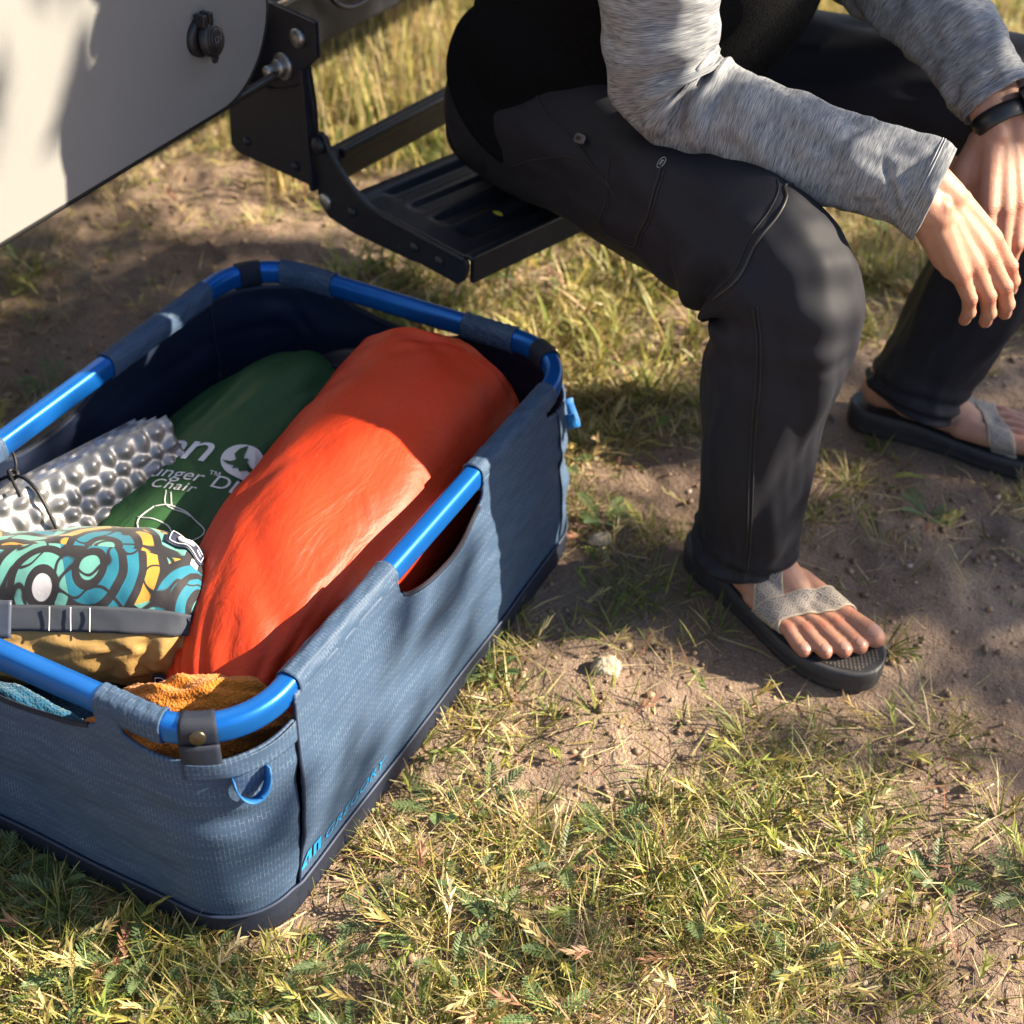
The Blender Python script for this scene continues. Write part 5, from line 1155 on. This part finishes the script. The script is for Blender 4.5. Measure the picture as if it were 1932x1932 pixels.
# --- tall dry stalks and green tussocks beyond the step
B = Blades(); nt = 420; cxy = np.column_stack([GR.uniform(-1.5, .5, nt), GR.uniform(.95, 2.7, nt)])
band = GR.random(nt) < (.25 + .75 * gauss(cxy[:, 0] + .45 - .25 * (cxy[:, 1] - 1.2), .55)); cxy = cxy[band]; nt = len(cxy); nb = GR.integers(10, 26, nt); idx = np.repeat(np.arange(nt), nb); n = len(idx)
xy = cxy[idx] + GR.normal(0, .022, (n, 2)); kind_ = GR.random(nt)[idx]
col = np.where((kind_ < .55)[:, None], colours(n, (.1, .2, .5, 1.5, 4, 4, .4, .4)), colours(n, (1.5, 3, 3, 1.2, .4, .2, .1, .1)))
B.add(with_z(xy), GR.uniform(0, 2 * np.pi, n), np.where(kind_ < .55, GR.uniform(.10, .26, n), GR.uniform(.05, .15, n)), GR.uniform(.02, .30, n), GR.uniform(0, .5, n), GR.uniform(.0020, .0042, n), col)
nt = 150; cxy = np.column_stack([GR.uniform(-.35, .45, nt), GR.uniform(.62, 1.05, nt)]); cxy = cxy[~inside_keepout(cxy[:, 0], cxy[:, 1])]; nt = len(cxy); nb = GR.integers(5, 13, nt); idx = np.repeat(np.arange(nt), nb); n = len(idx)
xy = cxy[idx] + GR.normal(0, .012, (n, 2)); B.add(with_z(xy), GR.uniform(0, 2 * np.pi, n), GR.uniform(.035, .10, n), GR.uniform(.1, .8, n), GR.uniform(.2, .9, n), GR.uniform(.0025, .0050, n), colours(n, (1.2, 2.6, 3.2, 2, 1.4, .5, .1, .1)))
B.build('dry_tall_grass', 'tall straw-coloured and green grass beyond the step')
# --- feathery stork's-bill rosettes
B = Blades(); nt = 140
w_ = lambda x, y: .12 + gauss(np.hypot((x - .0) / 1.3, y + .5), .25) + .5 * gauss(np.hypot(x - .3, y + .38), .16)
cxy = sample(nt, .7, w_)
for c in cxy:
    nl = GR.integers(5, 9); az0 = GR.uniform(0, 6.28)
    az = az0 + np.arange(nl) * 6.283 / nl + GR.normal(0, .25, nl); ln = GR.uniform(.030, .060, nl); tl = GR.uniform(.7, 1.15, nl); cc_ = np.tile(np.array([(.12, .18, .075)]) * GR.uniform(.7, 1.35), (nl, 1))
    if GR.random() < .06: cc_ = np.tile(np.array([(.20, .11, .06)]), (nl, 1))
    pts = B.add(with_z(np.tile(c, (nl, 1))), az, ln, tl, np.full(nl, .45), np.full(nl, .0014), cc_ * 1.2, shape=[1, 1, .9, .8, .5])
    for j in range(9):
        f = .25 + .08 * j; i0 = min(int(f * 4), 3); u = f * 4 - i0; p = pts[:, i0] * (1 - u) + pts[:, i0 + 1] * u; ll = .0095 * math.sin(math.pi * (.15 + .78 * (j + 1) / 10)) * (ln / .045)
        for sgn in (-1, 1): B.add(p, az + sgn * (1.15 - .04 * j), ll, tl + .25, np.full(nl, .2), np.full(nl, .0026), cc_ * GR.uniform(.85, 1.2, (nl, 1)), twist=np.full(nl, .15 * sgn), shape=[.35, 1, .9, .8, .3])
wo = B.build('feathery_weeds', 'feathery green weeds growing along the foot of the basket'); wo['category'] = 'weeds'
# --- gravel and clods
def icos():
    bm = bmesh.new(); bmesh.ops.create_icosphere(bm, subdivisions=1, radius=1); bm.verts.index_update(); V = np.array([v.co[:] for v in bm.verts]); F = np.array([[v.index for v in f.verts] for f in bm.faces]); bm.free(); return V, F
IV, IF = icos(); n = 13000
u = GR.random(n * 2); v = GR.random(n * 2) ** .8; a, b, c, d = QUAD; p = (a * (1 - u)[:, None] + b * u[:, None]) * (1 - v)[:, None] + (d * (1 - u)[:, None] + c * u[:, None]) * v[:, None]
p = p[~inside_keepout(p[:, 0], p[:, 1])][:n]; n = len(p); sz = np.clip(GR.lognormal(-6.2, .6, n), .0008, .0062)
jit = GR.uniform(.65, 1.3, (n, len(IV), 1)); sc = GR.uniform(.45, 1.35, (n, 1, 3)) * np.array([1, 1, .7]); rz = GR.uniform(0, 6.28, n); cs, sn_ = np.cos(rz), np.sin(rz)
W = IV[None] * jit * sc * sz[:, None, None]; W = np.stack([W[..., 0] * cs[:, None] - W[..., 1] * sn_[:, None], W[..., 0] * sn_[:, None] + W[..., 1] * cs[:, None], W[..., 2]], -1)
W = W + with_z(p, 0)[:, None] + np.array([0, 0, 1]) * (sz * .25)[:, None, None]
gc = np.array([(.27, .18, .115), (.36, .26, .17), (.20, .13, .085), (.46, .38, .29)])[GR.choice(4, n, p=(.42, .32, .22, .04))] * GR.uniform(.8, 1.2, (n, 1))
M_GRAV = leaf_mat('soil_crumbs', 0.0)
tag(mesh('gravel', W.reshape(-1, 3), (np.arange(n)[:, None, None] * len(IV) + IF[None]).reshape(-1, 3), M_GRAV, None, smooth=False, col=np.repeat(gc, len(IV), 0)), 'small brown clods and gravel scattered over the soil', 'gravel', kind='stuff')
def stone(x, y, r, sq, label, mat, seed, rz=0.0):
    bm = bmesh.new(); bmesh.ops.create_icosphere(bm, subdivisions=4, radius=1)
    for v in bm.verts:
        q = v.co * 1.3 + Vector((seed, seed * 2, 0)); k = 1 + .30 * mnoise.noise(q) + .12 * mnoise.noise(q * 2.7) + .05 * mnoise.noise(q * 7)
        v.co = Vector((v.co.x * sq[0], v.co.y * sq[1], v.co.z * sq[2])) * k * r
    bm.verts.index_update(); V = np.array([v.co[:] for v in bm.verts]); F = [tuple(v.index for v in f.verts) for f in bm.faces]; bm.free()
    c, s_ = math.cos(rz), math.sin(rz); V = np.column_stack([V[:, 0] * c - V[:, 1] * s_, V[:, 0] * s_ + V[:, 1] * c, V[:, 2]])
    o = mesh('stone', V, F, mat); o.location = (x, y, float(ground_z(np.array(x), np.array(y))) + r * sq[2] * .35); return tag(o, label, 'stone', 'stones lying on the soil')
def rock_mat(name, c):
    m = Mt(name, c, .85, spec=.2); v = m.coord('Object'); a = m.noise(v, 60, 6, .65); b = m.noise(v, 300, 4); m.set('Base Color', m.mix(a, tuple(q * .65 for q in c), tuple(min(1, q * 1.3) for q in c))); m.set('Normal', m.bump(m.math('ADD', a, m.math('MULTIPLY', b, .4)), .7, .003)); return m.m
M_PALE = rock_mat('pale_stone', (.42, .35, .27)); M_BROWN = rock_mat('brown_stone', (.24, .165, .11))
stone(.378, .151, .017, (1.1, .9, .8), 'pale rounded stone in the grass left of the near sandal', M_PALE, 3.1, .4)
stone(.248 + .03, .35, .014, (1.2, .9, .6), 'pale stone beside the far long side of the basket', M_PALE, 8.2, 1.0)
stone(.366, -.206, .017, (1.3, .8, .5), 'flat brown stone in the soil in front of the basket', M_BROWN, 5.7, 2.2)
stone(.735, -.035, .016, (1.3, .8, .6), 'small brown stone in the sunlit grass at lower right', M_BROWN, 9.4, .7)
stone(.575, 1.165, .016, (1.2, .9, .7), 'pale stone on the soil behind the near knee', M_PALE, 2.4, .2)
